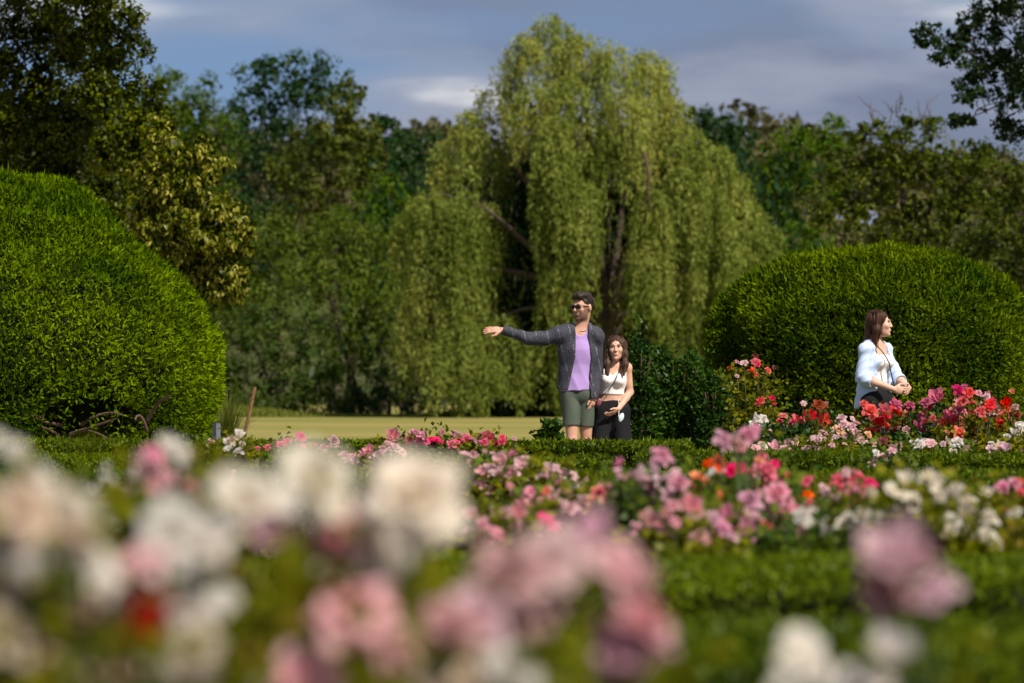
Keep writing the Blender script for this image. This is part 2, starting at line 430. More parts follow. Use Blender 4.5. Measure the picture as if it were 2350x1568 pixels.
def tree(name, label, cat, blobs, D, trunk_x, mat, size, dens, m=14, frac=0.32, seed=1, group=None, gap=0.25, trunk_r=0.22, keep=0.72, droop=0.2, twigs=(), extra=None, rbias=0.0, limbs=True):
    r = np.random.default_rng(seed)
    base = at(trunk_x, 0, D); base[2] = 0
    t = thing(name, label, cat, tuple(base), group)
    B = pxblobs(blobs, D)
    cl = split(B, m, frac, r)
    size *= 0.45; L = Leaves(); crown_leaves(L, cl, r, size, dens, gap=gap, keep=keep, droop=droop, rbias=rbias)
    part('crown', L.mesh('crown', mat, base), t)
    top = np.mean([c for c, _ in B], 0)
    tz = max(0.8, top[2] * 0.55)
    fork = np.array([base[0] * 0.7 + top[0] * 0.3, D, tz])
    pts = bez((0, 0, -0.1), (0.1, 0, tz * 0.5), fork - base, 7)
    v, f = tubes([(pts, np.linspace(trunk_r, trunk_r * 0.6, 7) * [1.4, 1.1, 1, 1, 1, 1, 1])], 9)
    part('trunk', mesh_np('trunk', v, f, mat=BARK, smooth=True), t)
    if limbs:
        for c, q in B:
            a = fork - base - [0, 0, tz * 0.25 * r.uniform(0.2, 1)]
            e = c - base + [0, 0, q[2] * 0.4]
            pts = bez(a, (a + e) / 2 + [0, 0, -0.1 * np.linalg.norm(e - a)], e, 7)
            v, f = tubes([(pts, np.linspace(trunk_r * 0.5, trunk_r * 0.08, 7))], 6)
            part('limb', mesh_np('limb', v, f, mat=BARK, smooth=True), t)
    if len(twigs):
        paths = []
        for (x0, y0, x1, y1) in twigs:
            a = at(x0, y0, D) - base; e = at(x1, y1, D) - base
            mid = (a + e) / 2 + r.normal(0, 0.12, 3)
            paths.append((bez(a, mid, e, 6), np.linspace(0.02, 0.006, 6)))
            for _ in range(4):
                s = r.uniform(0.3, 0.85); q = a + (e - a) * s
                paths.append((bez(q, q + r.normal(0, 0.12, 3), q + r.normal(0, 0.25, 3) + [0, 0, 0.25], 4), np.linspace(0.015, 0.006, 4)))
        v, f = tubes(paths, 4)
        part('bare_twigs', mesh_np('bare_twigs', v, f, mat=TWIG), t, kind='stuff')
    if extra: extra(t, base, cl, r)
    return t

# -- the big dark linden on the left, hanging lobes nearer than its shaded inside
def linden_extra(t, base, cl, r):
    L = Leaves()
    for c, q in cl:
        p0 = c - np.array([0, q[1], 0])
        sx = p0[0] * K / p0[1] + MIDX; sy = HORIZON - (p0[2] - CAM_Z) * K / p0[1]
        if not (sx > 300 and 280 < sy < 720): continue
        n = 26
        u = unit(r.normal(size=(n, 3)) + [0.3, -0.8, 0.2])
        L.add(c + u * q * 1.0, r.normal(0, 0.5, (n, 3)) + [0, 0, -1], unit(u + r.normal(0, 0.4, (n, 3))), r.uniform(0.06, 0.11, n), r.uniform(0.03, 0.05, n), r.uniform(0, 1, n))
    part('blossom_bracts', L.mesh('blossom_bracts', L_BRACT, base), t, kind='stuff')
tree('linden_tree', 'tall dark linden with yellowish blossom rising behind the left clipped globe', 'tree',
     [(230, 60, 130, 150, -3), (60, -60, 220, 150, -1), (270, 210, 110, 120, -4), (310, 330, 110, 110, -5), (420, 400, 95, 95, -6), (500, 530, 85, 85, -6.5),
      (400, 520, 100, 90, -6), (520, 640, 50, 60, -6.5), (440, 620, 60, 70, -6), (90, 200, 150, 200, -0.5), (130, 400, 190, 200, -1.5), (-120, 250, 250, 300, -0.5), (300, 560, 130, 110, -2), (-60, 480, 200, 180, -0.5), (250, -170, 170, 130, -5), (40, -150, 200, 140, -5), (-170, -100, 180, 160, -4), (150, -300, 200, 120, -4)],  # last lobes lie above the view, added to shade the crown below
     60, -40, L_LINDEN, 0.17, 1.15, m=24, frac=0.25, seed=3, gap=0.12, trunk_r=0.4, droop=0.35, extra=linden_extra, limbs=False)
# -- trees of the left background
tree('broadleaf_tree', 'rounded olive green tree between the linden and the dark lumpy tree', 'tree',
     [(420, 250, 90, 100), (370, 330, 110, 140), (480, 340, 80, 110), (440, 480, 120, 150), (460, 700, 120, 200)], 140, 440, L_MID, 0.30, 0.7, seed=7, gap=0.15, group='trees behind the meadow')
tree('broadleaf_tree', 'dark bluish green tree with ragged top left of the willow', 'tree',
     [(600, 210, 85, 85), (680, 185, 90, 75), (770, 210, 70, 60), (560, 270, 80, 80), (600, 360, 110, 100), (720, 300, 120, 100), (560, 460, 90, 110), (620, 560, 120, 130)], 156, 640, L_DARK, 0.34, 0.62, m=16, frac=0.28, seed=8, gap=0.3, group='trees behind the meadow')
tree('broadleaf_tree', 'lumpy olive tree in front of the dark ragged one', 'tree',
     [(800, 240, 55, 60), (740, 330, 80, 65), (830, 330, 60, 70), (660, 380, 55, 60), (770, 410, 90, 70), (690, 460, 75, 60), (860, 400, 40, 60), (800, 600, 130, 150)], 146, 770, L_OLIVE, 0.34, 0.62, m=17, frac=0.25, seed=9, gap=0.3, group='trees behind the meadow')
tree('broadleaf_tree', 'small dark tree where the wooded hill meets the willow', 'tree',
     [(900, 330, 70, 60), (960, 350, 70, 70), (880, 280, 20, 20), (900, 420, 90, 90), (980, 440, 90, 90), (930, 600, 120, 140)], 165, 930, L_DARK, 0.34, 0.6, m=14, seed=10, gap=0.2, group='trees behind the meadow')
tree('broadleaf_tree', 'fresh green shrubby tree peeping out left of the willow curtain', 'tree',
     [(880, 450, 60, 50), (830, 500, 70, 50), (915, 500, 50, 70), (880, 640, 80, 130)], 138, 880, L_GREEN, 0.28, 0.6, m=12, seed=12, gap=0.15, group='trees behind the meadow')
tree('bush', 'olive bush below the lumpy olive tree', 'bush',
     [(610, 530, 60, 50), (660, 580, 90, 70), (560, 600, 60, 60), (600, 700, 110, 110), (720, 540, 70, 50)], 134, 630, L_SHRUB, 0.26, 0.6, m=14, frac=0.28, seed=13, gap=0.2, group='bushes along the meadow')
tree('bush', 'broad loose bush standing left beside the willow', 'bush',
     [(800, 560, 90, 70), (860, 620, 60, 90), (740, 640, 110, 90), (830, 740, 100, 110), (880, 850, 60, 100), (760, 850, 110, 110), (830, 930, 90, 45)], 129, 800, L_SHRUB, 0.24, 0.6, m=15, frac=0.26, seed=14, gap=0.25, group='bushes along the meadow', droop=0.4)
tree('bush', 'grey green bush at the meadow edge near the ornamental grass', 'bush',
     [(640, 740, 100, 80), (570, 790, 80, 90), (700, 810, 90, 90), (620, 890, 120, 80), (740, 900, 90, 68), (540, 890, 60, 72), (680, 935, 130, 38), (560, 935, 70, 36)], 126, 640, L_BLUE, 0.22, 0.6, m=15, frac=0.26, seed=15, gap=0.25, group='bushes along the meadow', droop=0.4)
tree('bush', 'low dark bush filling the foot of the willow on the left', 'bush',
     [(880, 900, 60, 60), (950, 890, 60, 70), (820, 925, 60, 36), (1000, 900, 60, 60)], 127, 890, L_DARK, 0.2, 0.6, m=10, seed=16, gap=0.15, group='bushes along the meadow', trunk_r=0.08)
# -- right background
tree('broadleaf_tree', 'dark green treetop rising right behind the willow shoulder', 'tree',
     [(1630, 290, 60, 45), (1690, 320, 50, 40), (1590, 300, 50, 60), (1660, 370, 90, 70), (1640, 560, 120, 150)], 190, 1640, L_DARK, 0.42, 0.6, m=14, seed=20, gap=0.1, group='trees behind the meadow')
tree('broadleaf_tree', 'green tree with even crown between the willow and the twiggy tree', 'tree',
     [(1810, 340, 75, 60), (1900, 320, 80, 55), (1770, 420, 80, 70), (1860, 430, 90, 80), (1740, 520, 80, 90), (1820, 600, 100, 130)], 132, 1820, L_GREEN, 0.28, 0.62, m=16, frac=0.27, seed=21, gap=0.2, group='trees behind the meadow')
tree('broadleaf_tree', 'wide brownish green tree with bare twigs on top at the right', 'tree',
     [(2060, 320, 110, 70), (1980, 380, 110, 80), (2150, 360, 110, 80), (1960, 480, 130, 100), (2100, 490, 150, 110), (2230, 420, 110, 90), (2040, 620, 180, 130), (2240, 560, 140, 130)], 95, 2100, L_BROWN, 0.25, 0.62, m=18, frac=0.24, seed=22, gap=0.3, group='trees behind the meadow',
     twigs=[(2010, 290, 1998, 235), (2060, 270, 2072, 222), (2110, 300, 2140, 245), (2040, 280, 2050, 240)])
tree('broadleaf_tree', 'deep green tree at the right edge below the overhanging branches', 'tree',
     [(2320, 400, 110, 90), (2380, 520, 130, 140), (2300, 640, 110, 120), (2420, 700, 160, 180), (2560, 480, 150, 170), (2600, 720, 180, 180), (2760, 560, 160, 200)], 88, 2380, L_BROWN, 0.24, 0.62, m=16, frac=0.27, seed=23, gap=0.3, group='trees behind the meadow', rbias=-0.2)
tree('oak_tree', 'dark oak reaching its open branches into the upper right corner', 'tree',
     [(2130, 75, 38, 30), (2180, 110, 50, 40), (2235, 60, 45, 40), (2290, 20, 60, 60), (2250, 150, 50, 45), (2230, 210, 42, 40), (2300, 130, 70, 60), (2205, 275, 30, 22), (2320, 220, 60, 50), (2310, 300, 45, 28), (2370, 100, 90, 200), (2440, 260, 90, 200), (2420, -60, 200, 120)],
     66, 2560, L_OAK, 0.14, 0.95, m=13, frac=0.3, seed=24, gap=0.34, trunk_r=0.16, keep=0.55, limbs=False, twigs=[(2300, 150, 2120, 60), (2330, 220, 2200, 280), (2350, 120, 2220, 10), (2330, 260, 2290, 310)])

# -- the weeping willow
def willow():
    D = 120.0; r = np.random.default_rng(42)
    base = at(1390, 0, D); base[2] = 0
    t = thing('weeping_willow', 'large weeping willow with yellow green hanging curtains at the meadow edge', 'tree', tuple(base))
    # umbrellas: apex x, apex y, half width, hem y, depth offset, strand count
    U = [(1262, 30, 62, 250, 0.5, 100), (1200, 80, 52, 280, 0, 80), (1330, 70, 60, 300, 0.2, 95), (1400, 95, 62, 330, -0.2, 90), (1480, 115, 62, 340, 0.4, 90), (1530, 140, 45, 300, 1, 60), (1180, 150, 40, 320, 1, 55),
         (1130, 190, 32, 300, 0.6, 34), (1300, 170, 80, 420, -0.8, 110), (1440, 200, 90, 430, -0.8, 120), (1545, 225, 55, 400, 0.2, 70), (1220, 190, 65, 400, -0.4, 80),
         (1072, 255, 46, 480, 0.2, 80), (1010, 330, 34, 470, 0.5, 45), (1135, 320, 60, 520, 0.8, 55), (1270, 255, 65, 600, -1.4, 110), (1290, 380, 60, 700, -2.0, 120), (1350, 330, 60, 620, -1.0, 70),
         (1580, 290, 75, 560, -0.6, 110), (1640, 330, 65, 640, -0.2, 100), (1690, 400, 60, 720, 0.2, 95), (1735, 480, 48, 760, 0.5, 80), (1770, 520, 30, 730, 0.8, 45), (1620, 420, 80, 780, -1.4, 120), (1560, 380, 60, 650, -1.6, 60), (1690, 560, 70, 860, -1.2, 100),
         (985, 430, 70, 800, -0.6, 130), (940, 480, 45, 700, 0.0, 80), (1060, 440, 70, 850, -1.0, 130), (1120, 470, 55, 800, -0.4, 90), (960, 640, 55, 935, -0.8, 110), (1050, 700, 80, 945, -1.2, 150), (1150, 720, 70, 945, -0.8, 120), (1000, 780, 60, 945, -1.6, 110), (1230, 760, 60, 945, -0.9, 90), (1110, 810, 70, 948, -1.7, 110),
         (1340, 420, 50, 760, -1.6, 80), (1300, 560, 50, 800, -1.4, 70), (1260, 620, 45, 860, -0.8, 60), (1490, 430, 55, 800, -2.2, 115), (1480, 560, 48, 860, -2.2, 90), (1450, 350, 45, 480, -1.2, 55), (1600, 620, 60, 900, -0.8, 80), (1530, 700, 60, 940, -1.0, 80), (1650, 700, 70, 940, -0.6, 80),
         (1300, 760, 55, 945, 0.4, 40), (1400, 300, 80, 520, 2.0, 60), (1600, 350, 70, 700, 2.4, 60)]
    L = Leaves(); limbs = []
    for (ax, ay, hw, hem, dd, n) in U:
        d = D + dd; s = d / K
        apex = at(ax, ay, d); R = hw * s * (0.95 if hem < 400 else 0.80); H = (hem - ay) * s
        limbs.append(apex)
        n = int(n * 1.1); nb = max(6, n // 8); ba = r.uniform(0, 2 * np.pi, nb); bq = np.sqrt(r.uniform(0.05, 1, nb)) * R; bl = r.uniform(0.45, 1.0, nb); bi = r.integers(0, nb, n)
        a = ba[bi] + r.normal(0, 0.13, n) ; q = np.clip(bq[bi] + r.normal(0, 0.12, n), 0.02, R * 1.1)
        clump = 0.25 * np.sin(a * 5 + r.uniform(0, 6)) + 0.15 * np.sin(a * 11)
        ln = H * np.clip(bl[bi] * r.uniform(0.6, 1.05, n), 0.2, 1.03) * (0.75 + 0.3 * q / R)
        for i in range(n):
            ztop = apex[2] - 0.45 * R * (q[i] / R) ** 2 * 1.3
            m = max(8, int(ln[i] * 14))
            tt = np.sort(r.uniform(0, 1, m))
            out = np.array([math.cos(a[i]), math.sin(a[i]) * 0.9, 0])
            sway = r.normal(0, 0.20, 2)
            p = np.empty((m, 3))
            k = 1 - np.exp(-tt * ln[i] * 1.6)
            p[:, 0] = apex[0] + out[0] * q[i] * (0.75 + 0.3 * k) + sway[0] * np.sin(tt * 3.0)
            p[:, 1] = apex[1] + out[1] * q[i] * (0.75 + 0.3 * k) + sway[1] * np.sin(tt * 3.0)
            p[:, 2] = np.maximum(ztop - tt * ln[i] + 0.08 * np.sin(tt * 9 + a[i]), 0.12)
            p += r.normal(0, 0.045, (m, 3))
            dv = r.normal(0, 0.45, (m, 3)) + [0, 0, -1.0]
            topish = tt * ln[i] < 0.35
            dv[topish] += r.normal(0, 0.9, (topish.sum(), 3)) + [0, 0, 0.8]
            rb = 0.22 * (hem < 520) + r.uniform(-0.15, 0.45)
            L.add(p, dv, unit(out * 0.8 + [0, -0.4, 0.3] + r.normal(0, 0.5, (m, 3))), r.uniform(0.12, 0.24, m), r.uniform(0.03, 0.055, m), np.clip(rb + r.uniform(0, 0.6, m), 0, 1))
    part('hanging_foliage', L.mesh('hanging_foliage', L_WILLOW, base), t, kind='stuff')
    # foliage added behind the trunk, inner shade painted by its darker leaf colour
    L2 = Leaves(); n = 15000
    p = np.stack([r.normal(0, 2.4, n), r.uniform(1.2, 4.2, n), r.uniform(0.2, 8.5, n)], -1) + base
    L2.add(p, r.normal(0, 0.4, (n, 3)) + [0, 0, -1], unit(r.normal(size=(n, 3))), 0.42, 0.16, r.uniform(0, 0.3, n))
    part('shade_foliage', L2.mesh('shade_foliage', L_DARK, base), t, kind='stuff')
    trunk = bez((0.1, 0, -0.1), (-0.15, 0.1, 1.5), (0.05, 0.2, 3.4), 8)
    v, f = tubes([(trunk, np.array([0.62, 0.5, 0.44, 0.42, 0.40, 0.38, 0.36, 0.34]))], 12)
    part('trunk', mesh_np('trunk', v, f, mat=BARK, smooth=True), t)
    for i, e in enumerate(limbs):
        if i % 2: continue
        a = trunk[-1 - (i // 2) % 3]; e = e - base - np.array([0, 0, 0.1])
        pts = bez(a, (a * 0.45 + e * 0.55) + [0, 0, 0.25 * np.linalg.norm((e - a)[:2])], e, 9)
        v, f = tubes([(pts, np.linspace(0.17, 0.025, 9))], 6)
        part('limb', mesh_np('limb', v, f, mat=BARK, smooth=True), t)
    pts = [at(1478, 350, D - 2.9) - base, at(1490, 400, D - 3.0) - base, at(1488, 440, D - 3.0) - base, at(1492, 480, D - 2.9) - base]
    v, f = tubes([(np.array(pts), np.linspace(0.07, 0.03, 4))], 6)
    part('limb', mesh_np('limb', v, f, mat=TWIG, smooth=True), t)
willow()

# ------------------------------------------------------------------ clipped shrubs and hedges
def topiary(name, label, cx, D, half_w, top_y, n, leaf, mat, seed, power=2.4, hole=None, mid=0.4):
    r = np.random.default_rng(seed)
    s = D / K; base = at(cx, 0, D); base[2] = 0
    R = half_w * s; H = CAM_Z + (HORIZON - top_y) * s
    t = thing(name, label, 'shrub', tuple(base))
    u = unit(r.normal(size=(n * 2, 3)))
    u = u[(u[:, 1] < 0.55)][:n]
    def surf(u):
        zc = H * mid
        ro = np.linalg.norm(u[:, :2], axis=1)
        upper = u[:, 2] > 0
        rz = np.where(upper, H - zc, zc * 1.25); pw = np.where(upper, power, 3.2)
        k = ((ro / R) ** pw + (np.abs(u[:, 2]) / rz) ** pw) ** (-1 / pw)
        return u * k[:, None] + [0, 0, zc]
    p = surf(u)
    nrm = unit(np.stack([p[:, 0] / R ** 2, p[:, 1] / R ** 2, (p[:, 2] - H * mid) / (H * (1 - mid)) ** 2], -1))
    lump = 0.085 * wob(p, 4.5, seed + 1, 12) + 0.06 * wob(p, 13, seed + 2, 12)
    deep = np.abs(r.normal(0, 0.07, len(p)))
    p = p + nrm * (lump - deep)[:, None]
    ok = (p[:, 2] > 0.05) & ((lump > -0.085) | (r.uniform(size=len(p)) < 0.35))
    if hole is not None:
        hc = at(hole[0], hole[1], D - R * 0.9) - base
        hd = (((p - hc) / (np.array([hole[2], 260, hole[3]]) * s)) ** 2).sum(-1)
        ok &= (hd + 0.6 * wob(p, 8, seed + 5, 12) > 1) | (r.uniform(size=len(p)) < 0.25)
    p = p[ok]; nrm = nrm[ok]; m = len(p); z = p[:, 2]
    L = Leaves()
    d = nrm * 0.7 + r.normal(0, 0.55, (m, 3)) + [0, 0, 0.45]
    L.add(p, d, unit(nrm + r.normal(0, 0.55, (m, 3)) + [0, 0, 0.3]), leaf * r.uniform(0.6, 1.5, m), leaf * r.uniform(0.28, 0.5, m), np.clip(0.2 + 0.3 * wob(p, 3, seed + 9) + r.uniform(0, 0.6, m), 0, 1))
    # wispy tips standing proud
    k = n // 60
    j = r.integers(0, m, k)
    L.add(p[j], nrm[j] * 0.8 + r.normal(0, 0.25, (k, 3)) + [0, 0, 0.8], unit(r.normal(size=(k, 3))), leaf * r.uniform(1.5, 2.6, k), leaf * 0.25, r.uniform(0.5, 1, k))
    part('foliage', L.mesh('foliage', mat), t, kind='stuff')
    # solid dark core added to shut the light out, standing in for twigs
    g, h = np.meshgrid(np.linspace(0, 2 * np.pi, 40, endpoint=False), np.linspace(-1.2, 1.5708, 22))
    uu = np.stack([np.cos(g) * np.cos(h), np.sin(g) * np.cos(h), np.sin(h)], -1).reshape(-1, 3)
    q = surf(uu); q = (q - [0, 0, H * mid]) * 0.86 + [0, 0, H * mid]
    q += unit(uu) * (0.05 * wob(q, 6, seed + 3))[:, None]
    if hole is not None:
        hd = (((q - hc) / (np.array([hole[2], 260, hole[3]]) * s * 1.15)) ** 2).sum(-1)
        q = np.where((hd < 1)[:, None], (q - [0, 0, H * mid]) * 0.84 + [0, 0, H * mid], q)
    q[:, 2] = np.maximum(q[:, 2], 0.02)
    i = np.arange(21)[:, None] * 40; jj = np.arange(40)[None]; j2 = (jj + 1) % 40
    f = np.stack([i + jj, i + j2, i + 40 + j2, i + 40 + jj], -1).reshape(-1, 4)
    part('light_block_core', mesh_np('light_block_core', q, f, mat=INNER, smooth=True), t)
    if hole is not None:
        for k in range(9):
            a = hc + np.array([r.uniform(-.5, .6), 0.35, r.uniform(-.35, .1)])
            e = a + np.array([r.uniform(-.5, .5), r.uniform(-.35, -.15), r.uniform(0.0, .3)])
            v, f = tubes([(bez(a, (a + e) / 2 + r.normal(0, .08, 3), e, 6), np.linspace(.02, .008, 6))], 6)
            part('branch', mesh_np('branch', v, f, mat=TWIG, smooth=True), t)
    return t
topiary('clipped_globe', 'huge clipped bright green globe shrub at the left edge', -25, 37.0, 525, 378, 120000, 0.055, L_THUJA, 31, 1.52, hole=(215, 975, 120, 62))
topiary('clipped_dome', 'wide clipped green dome shrub behind the woman in the blue shirt', 2005, 38.5, 378, 574, 90000, 0.060, L_THUJA2, 32, 2.0, mid=0.6)
def loose_shrub(name, label, cx, D, half_w, top_y, n, leaf, mat, seed):
    r = np.random.default_rng(seed); s = D / K
    base = at(cx, 0, D); base[2] = 0; R = half_w * s; H = CAM_Z + (HORIZON - top_y) * s
    t = thing(name, label, 'shrub', tuple(base))
    u = unit(r.normal(size=(n, 3))); u[:, 2] = np.abs(u[:, 2])
    rad = 1 - np.abs(r.normal(0, 0.2, n)); rad += 0.13 * wob(u * 3, 2.2, seed)
    p = u * rad[:, None] * [R, R * .8, H * .97]; p[:, 2] = np.maximum(p[:, 2], 0.05)
    L = Leaves()
    L.add(p, u + r.normal(0, .8, (n, 3)), unit(u + r.normal(0, .6, (n, 3)) + [0, 0, .3]), leaf * r.uniform(.6, 1.4, n), leaf * r.uniform(.4, .7, n), r.uniform(0, 1, n))
    for k in range(14):
        e = np.array([r.uniform(-.9, .9) * R, r.uniform(-.4, .3) * R, H * r.uniform(.9, 1.16)])
        e[2] *= 1 - 0.35 * (e[0] / R) ** 2
        m = 26; tt = r.uniform(.5, 1, m)[:, None]
        L.add(e * tt * [1, 1, 1] + r.normal(0, .02, (m, 3)), r.normal(0, .7, (m, 3)) + [0, 0, .5], unit(r.normal(size=(m, 3)) + [0, -.5, .5]), leaf * r.uniform(.7, 1.2, m), leaf * .5, r.uniform(.3, 1, m))
    part('foliage', L.mesh('foliage', mat), t, kind='stuff')
    v, f = tubes([(bez((r.normal(0, .05), r.normal(0, .05), 0), (x * .4, y * .4, H * .6), (x, y, H * .85), 6), np.linspace(.02, .006, 6)) for x, y in r.uniform(-.7, .7, (9, 2)) * R], 5)
    part('stems', mesh_np('stems', v, f, mat=TWIG), t, kind='stuff')
loose_shrub('leafy_shrub', 'dark green leafy shrub between the couple and the clipped dome', 1555, 37.0, 125, 790, 17000, 0.052, L_DEEP, 35)
loose_shrub('leafy_shrub', 'tall dark shrub with light shoots right behind the girl', 1470, 36.6, 50, 765, 5000, 0.05, L_DEEP, 36)
loose_shrub('leafy_shrub', 'low weedy plant at the feet of the pointing man', 1262, 35.9, 34, 978, 420, 0.10, L_DEEP, 37)
loose_shrub('leafy_shrub', 'dark shrub at the foot of the clipped dome left of the tall red rose', 1640, 36.4, 60, 860, 6000, 0.05, L_DEEP, 38)

def hedge(label, x0, x1, y0, y1, h, n, leaf, mat, seed):
    r = np.random.default_rng(seed)
    t = thing('box_hedge', label, 'hedge', ((x0 + x1) / 2, (y0 + y1) / 2, 0), 'clipped box hedges edging the rose beds')
    o = np.array([(x0 + x1) / 2, (y0 + y1) / 2, 0])
    lx, ly = x1 - x0, y1 - y0
    nt_, nf = int(n * ly / (ly + h)), int(n * h / (ly + h))
    p = np.concatenate([np.stack([r.uniform(x0, x1, nt_), r.uniform(y0, y1, nt_), np.full(nt_, h)], -1),
                        np.stack([r.uniform(x0, x1, nf), np.full(nf, y0), r.uniform(0.03, h, nf)], -1),
                        np.stack([r.uniform(x0, x1, nf // 3), np.full(nf // 3, y1), r.uniform(h * .5, h, nf // 3)], -1)])
    nr = np.concatenate([np.tile([0, 0, 1.], (nt_, 1)), np.tile([0, -1., 0], (nf, 1)), np.tile([0, 1., 0], (nf // 3, 1))])
    m = len(p)
    p += nr * (0.016 * wob(p, 3, seed) + 0.012 * wob(p, 13, seed + 1) - np.abs(r.normal(0, .02, m)))[:, None]
    p[:, 2] -= 0.05 * np.clip(1 - (p[:, 1] - y0) / 0.12, 0, 1) * (nr[:, 2] > .5)
    L = Leaves()
    L.add(p, r.normal(0, .7, (m, 3)) + nr * .6 + [0, 0, .3], unit(nr * .7 + r.normal(0, .6, (m, 3)) + [0, 0, .25]), leaf * r.uniform(.7, 1.4, m), leaf * r.uniform(.45, .75, m), np.clip(.15 + .3 * wob(p, 2.5, seed + 2) + r.uniform(0, .65, m), 0, 1))
    k = m // 40; j = r.integers(0, nt_, k)
    L.add(p[j], r.normal(0, .35, (k, 3)) + [0, 0, 1], unit(r.normal(size=(k, 3))), leaf * r.uniform(1.2, 2.2, k), leaf * .5, r.uniform(.5, 1, k))
    part('foliage', L.mesh('foliage', mat, o), t, kind='stuff')
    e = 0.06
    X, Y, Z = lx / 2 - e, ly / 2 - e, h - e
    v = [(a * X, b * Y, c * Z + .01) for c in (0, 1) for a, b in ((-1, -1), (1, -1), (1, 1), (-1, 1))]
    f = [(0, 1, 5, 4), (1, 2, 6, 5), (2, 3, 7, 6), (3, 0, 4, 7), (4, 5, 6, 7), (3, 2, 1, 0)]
    part('light_block_core', mesh_np('light_block_core', np.array(v), np.array(f), mat=INNER), t)  # dark box added inside the hedge to block light
hedge('nearest low box hedge across the bottom right of the picture', -0.35, 3.2, 7.15, 8.2, 0.50, 25500, 0.024, L_HEDGE, 51)
hedge('low box hedge edging the near side of the middle rose bed', -3.2, 3.4, 11.2, 12.2, 0.445, 44200, 0.024, L_HEDGE, 52)
hedge('low box hedge closing the far side of the middle rose bed', -4.5, 5.0, 20.6, 22.2, 0.49, 51000, 0.030, L_HEDGE, 53)
hedge('low box hedge in front of the red and pink rose bed', 0.9, 6.2, 26.4, 27.8, 0.50, 37400, 0.032, L_HEDGE, 54)
hedge('low box hedge in front of the pink roses by the meadow', -6.2, 0.7, 26.6, 28.0, 0.48, 44200, 0.032, L_HEDGE, 55)
hedge('farthest low box hedge just in front of the couple', -4.6, 1.55, 32.5, 33.8, 0.50, 37400, 0.036, L_HEDGE, 56)

# -- ornamental grass, post and rusty blade beside the globe
def tuft():
    r = np.random.default_rng(61); D = 44.0
    base = at(520, 0, D); base[2] = 0
    t = thing('ornamental_grass', 'fountain of pale ornamental grass right of the clipped globe', 'grass plant', tuple(base))
    paths = []
    for i in range(220):
        a = r.uniform(0, 6.28); q = r.uniform(.05, .42); h = r.uniform(.55, 1.05)
        paths.append((bez((0, 0, 0), (q * .25 * math.cos(a), q * .25 * math.sin(a), h * .8), (q * math.cos(a), q * math.sin(a), h), 6), np.linspace(.006, .001, 6)))
    v, f = tubes(paths, 3)
    part('blades', mesh_np('blades', v, f, {'rnd': ('FACE', 'FLOAT', r.uniform(0, 1, len(f)))}, mat=L_GRASS), t, kind='stuff')
    def boxy(name, a, b, w, mat, label, cat):
        a = np.array(a); b = np.array(b)
        o0 = a.copy()
        v, f = tubes([(np.array([a, a + (b - a) * .5, b]) - o0, np.array([w, w * .95, w * .9]))], 4)
        n = len(v); v = np.concatenate([v, [(b - o0)], [np.zeros(3)]])
        cap = [(n - 4 + i, n - 4 + (i + 1) % 4, n, n) for i in range(4)]
        me = bpy.data.meshes.new(name)
        me.from_pydata([tuple(q) for q in v], [], [tuple(q) for q in f] + [(c[0], c[1], c[2]) for c in cap])
        me.materials.append(mat)
        o = part(name, me, None); o.location = tuple(o0); tag(o, label, cat)
    pb = at(497, 0, 34.5); pb[2] = 0
    boxy('grey_post', pb, pb + np.array([0, 0, .66]), .04, plain('grey_metal', (.12, .125, .15), .5, .4, .2), 'short grey post beside the clipped globe', 'post')
    sb = at(545, 0, 46); sb[2] = 0
    boxy('rusty_stake', sb, at(585, 888, 46), .022, plain('rusty_iron', (.20, .10, .06), .85, .2, .4), 'leaning rusty stake beside the ornamental grass', 'stake')
tuft()
# ------------------------------------------------------------------ roses
def bloom_mesh(name, rings, seed, centre=True):
    """rings: (petals, foot radius, length, lean at foot, lean at tip, half angle)"""
    r = np.random.default_rng(seed); V = []; F = []; A = []; base = 0
    nu, nv = 5, 5
    for (n, r0, ln, a0, a1, hw) in rings:
        off = r.uniform(0, 6.28)
        for k in range(n):
            phi = off + 2 * np.pi * k / n + r.normal(0, .12)
            L = ln * r.uniform(.88, 1.12); b0 = a0 + r.normal(0, .08); b1 = a1 + r.normal(0, .18); h = hw * r.uniform(.85, 1.15)
            u = np.linspace(-1, 1, nu)[None]; v = np.linspace(0, 1, nv)[:, None]
            vv = v * (1 - .22 * u ** 2 * v) * (1 + .05 * np.sin(u * 4 + k))
            al = b0 + (b1 - b0) * vv ** 1.6
            am = b0 + (b1 - b0) * .4 * vv ** 1.6
            rho = r0 + L * vv * np.sin((al + am) / 2); z = L * vv * np.cos((al + am) / 2)
            wid = h * np.sqrt(np.clip(vv, 0, 1) * .9 + .1) * np.clip(1.15 - .45 * vv ** 3, .3, 1.2)
            rr = rho * (1 - .10 * u ** 2) ; an = phi + u * wid
            zz = z + .06 * L * u ** 2 * vv + .03 * L * np.sin(u * 5 + phi * 3) * vv
            V.append(np.stack([rr * np.cos(an), rr * np.sin(an), zz + 0 * an], -1).reshape(-1, 3))
            i = np.arange(nv - 1)[:, None] * nu; j = np.arange(nu - 1)[None]
            F.append((base + np.stack([i + j, i + j + 1, i + nu + j + 1, i + nu + j], -1)).reshape(-1, 4))
            A.append(np.repeat(np.clip(np.linspace(.05, 1.25, nv - 1), 0, 1), nu - 1))
            base += nu * nv
    V = np.concatenate(V); F = np.concatenate(F)
    V /= np.abs(V[:, :2]).max()
    return mesh_np(name, V, F, {'rnd': ('FACE', 'FLOAT', np.concatenate(A))}, smooth=True)
